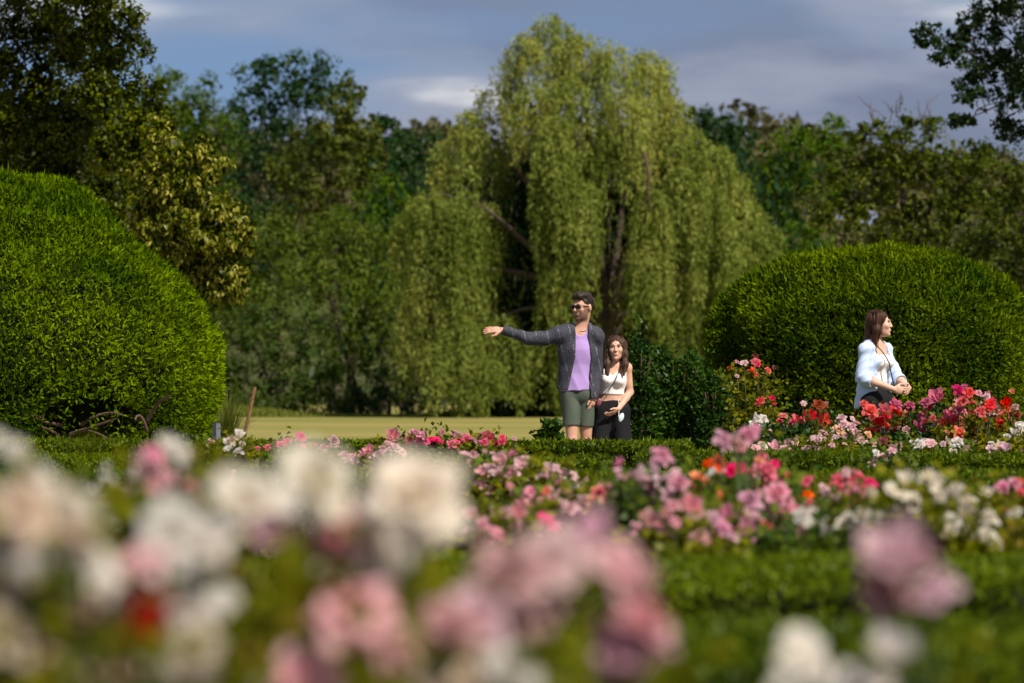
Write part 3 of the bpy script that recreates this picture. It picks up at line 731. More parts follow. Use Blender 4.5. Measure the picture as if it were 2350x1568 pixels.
OPEN = [bloom_mesh('open_rose', [(6, .10, 1.0, .75, 1.5, .70), (6, .09, .92, .55, 1.15, .68), (5, .07, .78, .35, .8, .72), (5, .05, .62, .2, .5, .8), (3, .03, .5, .05, .25, 1.1)], s) for s in (1, 2, 3)]
FULL = [bloom_mesh('full_rose', [(5, .10, 1.0, .65, 1.75, .78), (6, .10, .98, .45, 1.05, .70), (6, .09, .92, .30, .62, .72), (5, .07, .86, .18, .35, .85), (4, .05, .8, .05, .1, 1.0), (3, .03, .7, .0, -.05, 1.2)], s) for s in (4, 5, 6)]
CUP = [bloom_mesh('cupped_rose', [(5, .14, 1.0, .55, .6, .80), (5, .12, 1.0, .4, .35, .8), (4, .08, .95, .2, .12, .95), (3, .05, .9, .05, .0, 1.2)], s) for s in (7, 8)]
SHAPES = OPEN + FULL + FULL + CUP
def with_mat(me, m):
    c = me.copy(); c.materials.clear(); c.materials.append(m); return c
BL = {k: [with_mat(s, m) for s in SHAPES] for k, m in PET.items()}
RNG = np.random.default_rng(2024)
SPECS = []
def bush(*a, **k): SPECS.append((a, k))
ALLB = []
def clear_blooms(p, r, keep=0.12):
    """leaves grow behind and below the open flowers, not over them"""
    X = MIDX + p[:, 0] * K / p[:, 1]; Y = HORIZON - (p[:, 2] - CAM_Z) * K / p[:, 1]
    B = np.array(ALLB)
    hit = np.zeros(len(p), bool)
    for i in range(0, len(p), 4000):
        j = slice(i, i + 4000)
        near = (np.abs(B[None, :, 3] - p[j, 1, None] - .4) < 1.2)
        d2 = (X[j, None] - B[None, :, 0]) ** 2 + (Y[j, None] - B[None, :, 1]) ** 2
        hit[j] = ((d2 < (B[None, :, 2] * .62) ** 2) & near & (p[j, 1, None] < B[None, :, 3] + .05)).any(1)
    return ~hit | (r.uniform(size=len(p)) < keep)
def bush_blooms(label, D, blooms, group, conv=None, seed=0, fill=(), spread=.25, **kw):
    r = np.random.default_rng(seed + 900); B = []
    for b in blooms:
        x, y, s, c = b[:4]; dd = b[4] if len(b) > 4 else r.uniform(-spread, spread)
        if conv: x, y, s = conv(x, y, s)
        B.append((x, y, s, c, dd))
    for (x0, x1, y0, y1, n, s0, s1, cols) in fill:
        cols = cols.split()
        for _ in range(n):
            x, y, s = r.uniform(x0, x1), r.uniform(y0, y1), r.uniform(s0, s1)
            if conv: x, y, s = conv(x, y, s)
            B.append((x, y, s, cols[r.integers(len(cols))], r.uniform(-spread, spread)))
    pr, rep = (.85, 2) if 'middle' in group else (.8, 1) if 'far' in group else (.45, 1)
    pool = ['pale', 'pale', 'pink', 'lilac'] if 'middle' in group else ['cream', 'white', 'pale', 'tan', 'dusty', 'pale']
    for b in list(B) * rep:
        if r.uniform() < pr:
            q = 1.0 * b[2]; u_ = r.uniform()
            c = b[3] if u_ < (.62 if 'camera' not in group else .3) else pool[r.integers(len(pool))] if u_ < .9 and 'far' not in group else B[r.integers(len(B))][3]
            if b[3] == 'cream': c = 'cream' if u_ < .8 else 'white'
            B.append((b[0] + r.normal(0, .8) * q, b[1] + r.normal(.2, .5) * q + (q * .5 if 'camera' in group else 0), q * r.uniform(.5, .85), c, b[4] + r.uniform(0, .3)))
    return B
def make_bush(B, label, D, blooms, group, conv=None, width=None, dens=1.0, leaf=0.05, mat=None, seed=0, fill=(), spread=0.25, ztop=None, **kw):
    """blooms: (x, y, size, colour[, depth offset]) in the units of conv"""
    r = np.random.default_rng(seed + 1900); mat = mat or (L_ROSEY if seed % 2 else L_ROSE)
    W = [at(b[0], b[1], D + b[4]) for b in B]
    cx = np.mean([w[0] for w in W]); cy = D
    base = np.array([cx, cy, 0.0])
    t = thing('rose_bush', label, 'rose bush', tuple(base), group)
    stems = []; L = Leaves()
    hw = width or max(.16, (max(w[0] for w in W) - min(w[0] for w in W)) / 2)
    for b, w in zip(B, W):
        rad = b[2] * (D + b[4]) / K / 2
        shapes = BL[b[3]]
        me = shapes[r.integers(len(shapes))]
        o = bpy.data.objects.new('bloom', me); link(o, t)
        nrm = Vector((r.normal(0, .45) + .12, -.75 + r.normal(0, .35), .75 + r.normal(0, .25))).normalized()
        q = nrm.to_track_quat('Z', 'Y') @ Matrix.Rotation(r.uniform(0, 6.28), 3, 'Z').to_quaternion()
        o.rotation_euler = q.to_euler()
        sc = rad * r.uniform(1.22, 1.42)
        o.scale = (sc, sc, sc * r.uniform(.8, 1.05))
        foot = w - np.array(nrm) * rad * .55
        o.location = tuple(foot - base)
        g = np.array([cx + (w[0] - cx) * .45 + r.normal(0, .03), cy + b[4] * .6, 0.0])
        top = foot + np.array([0, .01, 0])
        pts = bez(g - base, (top - base) * [.8, .8, .55] + [0, 0, .1], top - base, 7)
        stems.append((pts, np.linspace(.006, .0028, 7)))
        # leaves up the stem
        k = int(26 * dens)
        tt = r.uniform(.35, .93, k)
        ii = np.clip((tt * 6).astype(int), 0, 5); fr = (tt * 6 - ii)[:, None]
        p = pts[ii] * (1 - fr) + pts[ii + 1] * fr + base
        a = r.uniform(0, 6.28, k); d = np.stack([np.cos(a), np.sin(a), r.normal(.1, .4, k)], -1)
        for q_ in range(4):
            pp = p + d * leaf * (.5 + q_ * .55) + r.normal(0, leaf * .25, (k, 3))
            L.add(pp, d + r.normal(0, .6, (k, 3)), unit(r.normal(0, .45, (k, 3)) + [0, -.25, 1]), leaf * r.uniform(.7, 1.25, k), leaf * r.uniform(.5, .8, k), r.uniform(0, 1, k))
    # the leafy body below the blooms
    zt = ztop if ztop is not None else np.mean([w[2] for w in W]) * .98
    n = int(900 * dens * hw / .3)
    p = np.stack([r.normal(0, .55, n) * hw, r.normal(0, .16, n), 1 - np.abs(r.normal(0, .42, n))], -1)
    p = p[p[:, 2] > 0.03]
    p[:, 2] *= zt * (1.02 - .25 * np.clip(np.abs(p[:, 0] / hw), 0, 1.6) ** 2)
    n = len(p)
    L.add(p + base, r.normal(0, .8, (n, 3)) + [0, 0, .1], unit(r.normal(0, .5, (n, 3)) + [0, -.3, 1]), leaf * r.uniform(.8, 1.5, n), leaf * r.uniform(.55, .95, n), r.uniform(0, 1, n))
    P = np.concatenate(L.P); ok = clear_blooms(P, r)
    for nm in 'PDNLWR': setattr(L, nm, [np.concatenate(getattr(L, nm))[ok]])
    part('foliage', L.mesh('foliage', mat, base), t, kind='stuff')
    v, f = tubes(stems, 5)
    part('stems', mesh_np('stems', v, f, mat=STEMM, smooth=True), t, kind='stuff')
    return t
def cv(ox, oy, k): return lambda x, y, s: (ox + x * k, oy + y * k, s * k)
ZR, ZL = cv(1634, 789.5, .3047), cv(459, 918, .3125)
ZC, ZE, ZF = cv(1010, 954.7, .3912), cv(1560.6, 918, .4144), cv(0, 918, .4145)
G_BR, G_BL, G_MID, G_FG = 'roses of the far right bed', 'roses of the far left bed', 'roses of the middle bed', 'blurred roses close to the camera'

# far right bed
bush('tall rose bush with a few red blooms against the clipped dome', 31.6, [(330, 135, 72, 'red'), (315, 210, 98, 'coral'), (240, 140, 60, 'pale'), (190, 130, 40, 'pink'), (405, 205, 45, 'rust'), (130, 180, 35, 'rust'), (190, 240, 32, 'pale'), (360, 425, 82, 'coral'), (450, 420, 42, 'hot')], G_BR, ZR, seed=1, ztop=.8, width=.32)
bush('white roses below the tall red rose, left end of the far right bed', 29.6, [(320, 575, 75, 'white'), (390, 565, 62, 'white'), (335, 625, 82, 'white'), (425, 610, 26, 'white'), (440, 650, 32, 'pale'), (420, 682, 32, 'pale'), (300, 600, 50, 'white')], G_BR, ZR, seed=2, mat=L_DEEP)
bush('bush with three bright coral red blooms left of the woman', 30.8, [(535, 535, 62, 'coral'), (650, 575, 100, 'coral'), (735, 560, 92, 'coral'), (820, 580, 90, 'coral'), (770, 615, 60, 'coral'), (800, 450, 80, 'rust'), (690, 445, 46, 'pale'), (860, 470, 52, 'dusty'), (600, 590, 50, 'hot')], G_BR, ZR, seed=3, mat=L_DEEP)
bush('dense pale pink roses low at the left of the far right bed', 28.4, [(340, 790, 85, 'pale'), (390, 765, 72, 'white'), (400, 822, 82, 'pale'), (470, 790, 85, 'pale'), (520, 822, 82, 'pale'), (562, 792, 90, 'pale'), (595, 812, 62, 'pale'), (570, 745, 60, 'dusty'), (630, 740, 52, 'pale'), (310, 825, 60, 'pale'), (450, 830, 60, 'white')], G_BR, ZR, seed=4)
bush('pale pink and lilac small roses at the hedge below the woman', 28.4, [(710, 790, 75, 'pale'), (740, 830, 65, 'white'), (770, 790, 60, 'pale'), (830, 810, 62, 'lilac'), (880, 780, 52, 'lilac'), (900, 760, 46, 'lilac'), (700, 830, 60, 'pale'), (790, 830, 50, 'lilac')], G_BR, ZR, seed=5, fill=[(700, 1020, 690, 790, 22, 22, 40, 'pale white lilac')])
bush('light pink and peach roses in front of the woman', 29.4, [(970, 560, 82, 'pale'), (960, 645, 100, 'peach'), (850, 665, 72, 'pink'), (1050, 620, 92, 'pale'), (1090, 590, 62, 'pink'), (1075, 670, 85, 'pale'), (1080, 712, 75, 'pale'), (1130, 720, 80, 'pale'), (1210, 750, 62, 'pale'), (1280, 755, 62, 'crimson'), (1000, 600, 60, 'pale'), (1180, 680, 55, 'peach')], G_BR, ZR, seed=6, fill=[(860, 1020, 570, 700, 14, 20, 38, 'pale white pink')])
bush('scarlet roses with one whitish bloom just below the woman', 30.8, [(1200, 500, 112, 'coral'), (1295, 505, 84, 'red'), (1340, 535, 52, 'pink'), (1390, 450, 92, 'magenta'), (1370, 492, 88, 'coral'), (1300, 590, 95, 'red'), (1312, 642, 82, 'lilac'), (1260, 672, 62, 'red'), (1380, 630, 62, 'coral'), (1205, 640, 52, 'coral'), (1490, 480, 62, 'rust'), (1420, 520, 45, 'rust'), (1265, 605, 60, 'red')], G_BR, ZR, seed=7)
bush('magenta pink roses right of the woman', 30.4, [(1560, 540, 52, 'magenta'), (1590, 600, 85, 'magenta'), (1610, 660, 82, 'magenta'), (1540, 600, 52, 'magenta'), (1465, 640, 62, 'dusty'), (1610, 430, 90, 'magenta'), (1700, 410, 115, 'hot'), (1635, 475, 50, 'magenta'), (1665, 560, 56, 'red'), (1680, 610, 42, 'pink'), (1560, 660, 50, 'magenta')], G_BR, ZR, seed=8, mat=L_DEEP)
bush('tallest mass of scarlet and orange red roses in the far right bed', 30.0, [(1860, 345, 84, 'magenta'), (1935, 365, 84, 'coral'), (2010, 370, 54, 'pink'), (2065, 400, 64, 'lilac'), (1890, 425, 84, 'red'), (1960, 430, 95, 'red'), (2095, 455, 84, 'coral'), (1860, 490, 105, 'coral'), (1790, 530, 95, 'hot'), (2030, 505, 95, 'red'), (1950, 520, 92, 'magenta'), (1885, 600, 84, 'orange'), (1860, 665, 95, 'coral'), (1740, 600, 75, 'rust'), (1775, 660, 55, 'orange'), (1820, 570, 85, 'red'), (1850, 420, 50, 'pink'), (1890, 700, 50, 'red'), (2130, 490, 60, 'pink')], G_BR, ZR, seed=9)
bush('orange red roses at the right end of the far right bed', 30.3, [(2220, 455, 74, 'red'), (2200, 540, 95, 'red'), (2280, 470, 52, 'dusty'), (2300, 530, 62, 'rust'), (2175, 605, 95, 'red'), (2050, 635, 105, 'coral'), (1990, 680, 62, 'crimson'), (2120, 670, 52, 'orange'), (2090, 530, 52, 'lilac'), (2130, 540, 42, 'pale'), (2150, 570, 60, 'red'), (2240, 500, 60, 'red'), (2010, 630, 50, 'dusty')], G_BR, ZR, seed=10)
bush('two round whitish roses above the hedge right of the woman', 28.5, [(1550, 755, 95, 'white'), (1645, 745, 85, 'pale'), (1500, 735, 25, 'white'), (1670, 780, 40, 'white')], G_BR, ZR, seed=11, width=.22)
bush('faded whitish roses at the hedge below the scarlet mass', 28.3, [(1770, 740, 72, 'tan'), (1855, 735, 85, 'white'), (1820, 815, 62, 'tan'), (1900, 812, 85, 'tan'), (1740, 750, 50, 'pale'), (1870, 770, 50, 'white')], G_BR, ZR, seed=12, width=.22)
bush('whitish lilac roses low at the right edge of the far bed', 28.4, [(2110, 790, 85, 'lilac'), (2170, 770, 95, 'tan'), (2210, 800, 75, 'lilac'), (2270, 670, 75, 'white'), (2330, 610, 52, 'white'), (2345, 650, 60, 'white'), (2350, 800, 60, 'lilac'), (2110, 745, 50, 'white')], G_BR, ZR, seed=13)
bush('small pale pink spray in front of the far hedge', 25.2, [(1290, 850, 72, 'pale'), (1360, 800, 62, 'pale'), (1410, 770, 52, 'pale'), (1350, 850, 55, 'lilac'), (1220, 890, 72, 'pale'), (1380, 930, 52, 'pink'), (1240, 815, 52, 'white'), (1330, 960, 32, 'pale'), (1250, 920, 45, 'pale'), (1340, 790, 45, 'pale'), (1200, 925, 40, 'pale')], G_BR, ZR, seed=14, width=.2, dens=.8)
# far left bed
bush('whitish rose spray beside the ornamental grass', 24.5, [(230, 295, 80, 'tan'), (280, 270, 66, 'white'), (280, 378, 82, 'white'), (200, 352, 55, 'white'), (180, 305, 45, 'tan'), (250, 335, 50, 'tan'), (310, 320, 50, 'tan')], G_BL, ZL, seed=21, width=.16)
bush('small pink rose by the grey post', 24.5, [(85, 310, 42, 'pink'), (70, 290, 22, 'pale'), (60, 335, 25, 'pink')], G_BL, ZL, seed=22, width=.15, dens=.8)
bush('hot pink roses at the left end of the meadow edge', 31.0, [(500, 345, 56, 'hot'), (595, 325, 70, 'hot'), (640, 312, 66, 'hot'), (740, 275, 68, 'hot'), (755, 348, 46, 'pale'), (615, 345, 50, 'hot')], G_BL, ZL, seed=23)
bush('coral and dusty pink roses behind the big white bloom', 31.0, [(850, 330, 46, 'coral'), (905, 350, 72, 'hot'), (985, 300, 84, 'dusty'), (945, 345, 50, 'hot'), (1000, 330, 50, 'pink'), (925, 375, 40, 'pale')], G_BL, ZL, seed=24)
bush('light pink roses climbing to the right between the big white blooms', 25.5, [(1050, 400, 72, 'pink'), (1090, 435, 85, 'pale'), (1190, 412, 84, 'pink'), (1250, 380, 74, 'pink'), (1310, 380, 56, 'pink'), (1350, 350, 64, 'pink'), (1410, 270, 92, 'pink'), (1385, 312, 60, 'pink'), (1425, 345, 84, 'pale'), (1410, 400, 92, 'white'), (1310, 415, 84, 'pale'), (1140, 450, 60, 'pale'), (1270, 430, 60, 'pale')], G_BL, ZL, seed=25)
bush('cluster of deep pink roses standing against the meadow', 30.6, [(1580, 240, 90, 'mauve'), (1560, 285, 74, 'hot'), (1640, 260, 64, 'mauve'), (1610, 320, 74, 'hot'), (1660, 305, 64, 'hot'), (1740, 290, 84, 'hot'), (1775, 240, 52, 'dusty'), (1720, 345, 42, 'pink'), (1540, 250, 50, 'mauve'), (1690, 310, 50, 'hot')], G_BL, ZL, seed=26)
bush('row of hot pink roses left of the man', 30.6, [(1870, 250, 74, 'mauve'), (1850, 320, 64, 'hot'), (1900, 312, 74, 'hot'), (1960, 290, 74, 'hot'), (2010, 290, 64, 'mauve'), (2085, 315, 64, 'hot'), (2112, 282, 74, 'hot'), (2170, 305, 64, 'magenta'), (2220, 300, 64, 'hot'), (2310, 280, 46, 'dusty'), (1930, 260, 40, 'dusty'), (2060, 260, 40, 'rust')], G_BL, ZL, seed=27)
# middle bed
bush('light pink rose clusters at the centre right of the big cream bloom', 19.6, [(250, 335, 74, 'pale'), (290, 300, 74, 'pale'), (360, 268, 100, 'pale'), (410, 330, 92, 'pale'), (490, 290, 66, 'pale'), (240, 400, 84, 'pink'), (430, 440, 92, 'pink'), (350, 400, 52, 'pale'), (270, 470, 52, 'pink'), (380, 340, 60, 'pink'), (450, 300, 50, 'pale'), (330, 330, 60, 'pale')], G_MID, ZC, seed=31)
bush('few dusty pink roses left of the hedge below the man', 21.0, [(190, 220, 42, 'dusty'), (180, 270, 52, 'dusty'), (215, 250, 30, 'pink'), (265, 205, 28, 'pink')], G_MID, ZC, seed=32, width=.18, dens=.7)
bush('tiny pale pink roses in the centre of the middle bed', 19.0, [(640, 310, 62, 'pale'), (680, 300, 52, 'pale'), (720, 330, 48, 'pale'), (780, 350, 62, 'pale'), (650, 360, 52, 'pale'), (590, 365, 42, 'pale'), (800, 410, 72, 'white'), (690, 370, 42, 'white'), (620, 340, 40, 'pink'), (745, 370, 40, 'white')], G_MID, ZC, seed=33)
bush('pink roses with one orange bloom in the centre of the middle bed', 16.2, [(620, 435, 64, 'orange'), (530, 440, 84, 'pink'), (700, 400, 64, 'dusty'), (660, 480, 64, 'pink'), (540, 520, 92, 'dusty'), (480, 520, 84, 'pink'), (590, 490, 50, 'dusty'), (730, 430, 50, 'peach')], G_MID, ZC, seed=34)
bush('coral and pale roses above the blurred pink pair', 14.6, [(760, 530, 92, 'pale'), (830, 500, 95, 'pale'), (900, 480, 92, 'peach'), (960, 420, 84, 'dusty'), (1030, 470, 74, 'dusty'), (860, 550, 100, 'lilac'), (790, 580, 70, 'mauve'), (930, 440, 70, 'coral'), (720, 520, 70, 'pale')], G_MID, ZC, seed=35)
bush('vivid two tone pink roses at the centre bottom of the middle bed', 14.4, [(640, 630, 125, 'hot'), (690, 600, 66, 'hot'), (600, 590, 66, 'coral'), (615, 700, 66, 'hot'), (560, 680, 66, 'pale'), (690, 650, 60, 'pale')], G_MID, ZC, seed=36, width=.2)
bush('clear pink roses right below the big cream bloom', 13.6, [(260, 630, 95, 'pink'), (350, 705, 130, 'pink'), (160, 710, 90, 'dusty'), (440, 640, 84, 'dusty'), (450, 580, 84, 'pink'), (210, 680, 70, 'pale'), (300, 560, 60, 'pale'), (240, 740, 60, 'dusty')], G_MID, ZC, seed=37)
bush('tall mauve pink roses right of the centre', 14.2, [(1170, 370, 95, 'lilac'), (1300, 230, 128, 'mauve'), (1260, 310, 84, 'lilac'), (1300, 380, 92, 'lilac'), (1400, 390, 105, 'mauve'), (1230, 440, 92, 'lilac'), (1220, 530, 130, 'mauve'), (1320, 570, 115, 'pink'), (1340, 470, 84, 'lilac'), (1120, 350, 60, 'dusty'), (1380, 330, 60, 'pale'), (1410, 470, 60, 'pale')], G_MID, ZC, seed=38)
bush('dusty pink roses low in the middle bed above the near hedge', 13.2, [(1230, 630, 115, 'dusty'), (1300, 730, 84, 'dusty'), (1400, 720, 74, 'tan'), (1520, 700, 84, 'dusty'), (1460, 540, 105, 'pink'), (1660, 640, 130, 'mauve'), (1480, 600, 66, 'lilac'), (1380, 620, 60, 'pink'), (1590, 610, 66, 'lilac'), (1720, 700, 80, 'lilac')], G_MID, ZC, seed=39)
bush('hot pink and orange roses, the brightest of the middle bed', 16.4, [(305, 380, 132, 'hot'), (480, 390, 122, 'hot'), (105, 440, 132, 'orange'), (215, 340, 90, 'rust'), (215, 580, 130, 'orange'), (590, 420, 46, 'orange'), (180, 395, 42, 'white'), (520, 350, 60, 'hot'), (440, 330, 40, 'orange'), (150, 350, 60, 'orange'), (390, 420, 60, 'pale')], G_MID, ZE, seed=40)
bush('two tall blurred mauve blooms standing above the orange roses', 14.8, [(240, 220, 112, 'mauve'), (370, 190, 105, 'mauve'), (330, 240, 60, 'dusty'), (300, 200, 50, 'dusty')], G_MID, ZE, seed=41, width=.10, dens=.06, ztop=.40)
bush('pink and coral roses below the hot pink ones', 14.2, [(380, 560, 125, 'mauve'), (540, 510, 140, 'pink'), (500, 600, 92, 'dusty'), (360, 640, 84, 'peach'), (650, 610, 74, 'hot'), (460, 720, 125, 'coral'), (370, 710, 84, 'mauve'), (600, 680, 120, 'dusty'), (680, 730, 84, 'dusty'), (660, 820, 62, 'dusty'), (250, 690, 140, 'mauve'), (590, 560, 80, 'pink'), (430, 640, 70, 'pale')], G_MID, ZE, seed=42)
bush('hot pink double bloom left of the cream rose bush', 16.8, [(880, 450, 100, 'hot'), (950, 430, 100, 'hot'), (960, 545, 124, 'hot'), (830, 550, 110, 'pale'), (700, 515, 74, 'orange'), (780, 600, 84, 'dusty'), (780, 500, 60, 'pale'), (870, 590, 70, 'pale'), (1000, 420, 60, 'hot')], G_MID, ZE, seed=43)
bush('cream roses low in front of the hot pink double bloom', 12.7, [(680, 640, 95, 'white'), (830, 680, 95, 'cream'), (920, 660, 84, 'cream'), (1000, 690, 95, 'cream'), (1120, 640, 115, 'cream'), (1110, 730, 84, 'cream'), (1160, 790, 62, 'white'), (870, 740, 50, 'cream'), (990, 770, 40, 'lilac'), (730, 620, 60, 'white')], G_MID, ZE, seed=44)
bush('large bush of cream roses at the right of the middle bed', 12.6, [(1370, 420, 95, 'cream'), (1250, 460, 84, 'cream'), (1180, 500, 84, 'cream'), (1300, 560, 105, 'cream'), (1440, 520, 84, 'cream'), (1520, 490, 84, 'cream'), (1590, 560, 84, 'cream'), (1560, 620, 115, 'cream'), (1650, 600, 115, 'cream'), (1700, 650, 115, 'cream'), (1500, 670, 105, 'cream'), (1480, 750, 95, 'cream'), (1600, 720, 105, 'cream'), (1700, 740, 95, 'cream'), (1220, 530, 70, 'cream'), (1400, 470, 60, 'cream')], G_MID, ZE, seed=45)
bush('crimson pink roses under the large cream rose bush', 14.2, [(1300, 740, 112, 'magenta'), (1390, 750, 76, 'magenta'), (1260, 700, 60, 'crimson'), (1340, 770, 60, 'hot')], G_MID, ZE, seed=46, width=.2)
bush('pink and scarlet roses at the right edge of the middle bed', 16.2, [(1790, 480, 74, 'mauve'), (1850, 460, 66, 'mauve'), (1885, 520, 66, 'red'), (1800, 650, 64, 'hot'), (1830, 680, 74, 'magenta'), (1770, 780, 64, 'coral'), (1890, 450, 54, 'red'), (1810, 610, 40, 'hot')], G_MID, ZE, seed=47)
bush('small white roses left of the cream blooms', 20.0, [(1105, 475, 50, 'white'), (1250, 440, 44, 'white'), (1200, 420, 50, 'pale'), (1270, 405, 55, 'pale'), (1240, 500, 70, 'white'), (1290, 470, 45, 'white'), (1160, 570, 50, 'white')], G_MID, ZF, seed=48, width=.22)
# nearer bushes on the left
bush('pink roses topped by a wide white bloom before the clipped globe', 7.4, [(920, 245, 120, 'white'), (1000, 275, 120, 'white'), (860, 300, 115, 'mauve'), (810, 385, 115, 'mauve'), (770, 320, 62, 'dusty'), (860, 470, 115, 'pink'), (930, 420, 105, 'pink'), (970, 490, 84, 'dusty'), (1060, 470, 84, 'dusty'), (940, 590, 92, 'mauve'), (1050, 620, 84, 'mauve'), (1110, 570, 62, 'dusty'), (1000, 380, 90, 'tan'), (920, 360, 60, 'tan')], G_FG, ZF, seed=51, spread=.15, mat=L_ROSEY, dens=.6)
bush('small white roses in front of the clipped globe', 8.6, [(730, 395, 64, 'white'), (600, 380, 42, 'white'), (600, 440, 84, 'white'), (540, 500, 64, 'white'), (590, 520, 64, 'white'), (740, 450, 64, 'tan'), (510, 570, 92, 'white'), (620, 680, 95, 'white'), (740, 710, 84, 'cream'), (690, 580, 52, 'cream'), (620, 735, 54, 'pale'), (430, 560, 42, 'white'), (560, 590, 60, 'white'), (770, 590, 50, 'cream')], G_FG, ZF, seed=52, spread=.2, dens=.8)
bush('white roses at the left edge below the clipped globe', 5.2, [(200, 410, 88, 'white'), (280, 470, 88, 'white'), (100, 530, 92, 'pale'), (-10, 215, 95, 'white'), (100, 270, 95, 'white'), (160, 460, 60, 'white'), (30, 250, 60, 'white')], G_FG, ZF, seed=53, spread=.12, mat=L_ROSEY, dens=.6, width=.16)
# close to the camera
bush('big cream roses over a pink one, nearest blooms of all', 4.60, [(955, 1128, 195, 'cream', -.1), (975, 1185, 140, 'cream', -.05), (735, 1100, 160, 'cream', -.06), (575, 1150, 150, 'cream', .05), (640, 1145, 90, 'white', .1), (790, 1210, 150, 'pink'), (850, 1230, 90, 'lilac'), (640, 1215, 110, 'pale'), (860, 1305, 100, 'cream'), (740, 1250, 70, 'dusty')], G_FG, None, seed=61, spread=.06, mat=L_ROSEY, leaf=.045, dens=.45, ztop=.82, width=0.207)
bush('pale pink round bloom with a dusty one below the big cream roses', 4.28, [(815, 1400, 185, 'pale'), (860, 1430, 110, 'pale'), (910, 1485, 110, 'dusty'), (690, 1560, 160, 'pale'), (620, 1580, 110, 'white')], G_FG, None, seed=62, spread=.05, mat=L_ROSEY, leaf=.045, dens=.6, ztop=.80, width=0.190)
bush('cream and faded roses at the left edge close to the camera', 4.12, [(60, 1170, 140, 'tan'), (135, 1190, 140, 'cream'), (30, 1290, 140, 'white'), (60, 1320, 100, 'white'), (215, 1290, 110, 'white'), (225, 1350, 90, 'cream'), (180, 1230, 100, 'tan'), (15, 1450, 130, 'tan'), (30, 1370, 50, 'lilac'), (100, 1480, 80, 'tan')], G_FG, None, seed=63, spread=.05, mat=L_ROSEY, leaf=.045, dens=.5, ztop=.82, width=0.159)
bush('whitish roses around one dark crimson bloom close to the camera', 4.28, [(400, 1225, 150, 'white'), (470, 1240, 120, 'white'), (330, 1280, 120, 'pale'), (340, 1410, 120, 'crimson', -.2), (320, 1360, 80, 'magenta'), (210, 1400, 120, 'dusty'), (435, 1390, 110, 'white'), (445, 1490, 130, 'tan'), (410, 1550, 130, 'tan'), (480, 1570, 90, 'cream'), (300, 1540, 110, 'tan')], G_FG, None, seed=64, spread=.05, mat=L_ROSEY, leaf=.045, dens=.45, ztop=.80, width=0.190)
bush('dusty and light pink pair of blooms at the bottom centre', 4.45, [(1165, 1310, 150, 'dusty'), (1260, 1280, 155, 'pale'), (1200, 1390, 140, 'dusty'), (1130, 1270, 80, 'dusty'), (1370, 1210, 100, 'lilac')], G_FG, None, seed=65, spread=.05, mat=L_ROSEY, leaf=.04, dens=.25, ztop=.78, width=0.127)
bush('pink and tan roses low at the bottom centre', 4.12, [(1040, 1425, 120, 'dusty'), (1110, 1410, 130, 'lilac'), (1180, 1530, 110, 'white'), (1100, 1545, 120, 'tan'), (1010, 1450, 90, 'dusty'), (1000, 1570, 90, 'tan')], G_FG, None, seed=66, spread=.05, mat=L_ROSEY, leaf=.04, dens=.35, ztop=.78, width=0.159)
bush('pale pink drooping roses right of the bottom centre', 4.45, [(1430, 1300, 165, 'pale'), (1470, 1340, 110, 'pale'), (1480, 1410, 105, 'pink'), (1500, 1470, 95, 'lilac'), (1440, 1520, 140, 'lilac'), (1420, 1560, 110, 'lilac')], G_FG, None, seed=67, spread=.05, mat=L_ROSEY, leaf=.04, dens=.25, ztop=.77, width=0.127)
bush('single mauve bloom on a bare stem at the lower right', 4.76, [(2070, 1300, 130, 'lilac'), (2035, 1330, 90, 'dusty'), (2140, 1345, 105, 'lilac'), (2110, 1290, 90, 'lilac')], G_FG, None, seed=68, spread=.03, mat=L_ROSEY, leaf=.035, dens=.1, ztop=.7, width=0.079)
bush('white blooms cut off by the bottom edge at the right', 4.60, [(1840, 1500, 105, 'white'), (1880, 1530, 70, 'white'), (2040, 1515, 85, 'white'), (1950, 1570, 100, 'white'), (1800, 1575, 90, 'white'), (2010, 1565, 70, 'white')], G_FG, None, seed=69, spread=.04, mat=L_ROSEY, leaf=.035, dens=.1, ztop=.7, width=0.127)

for a_, k_ in SPECS:
    B_ = bush_blooms(*a_, **k_); k_['B_'] = B_
    for b_ in B_: ALLB.append((b_[0], b_[1], b_[2], a_[1] + b_[4]))
for a_, k_ in SPECS:
    B_ = k_.pop('B_'); make_bush(B_, *a_, **k_)
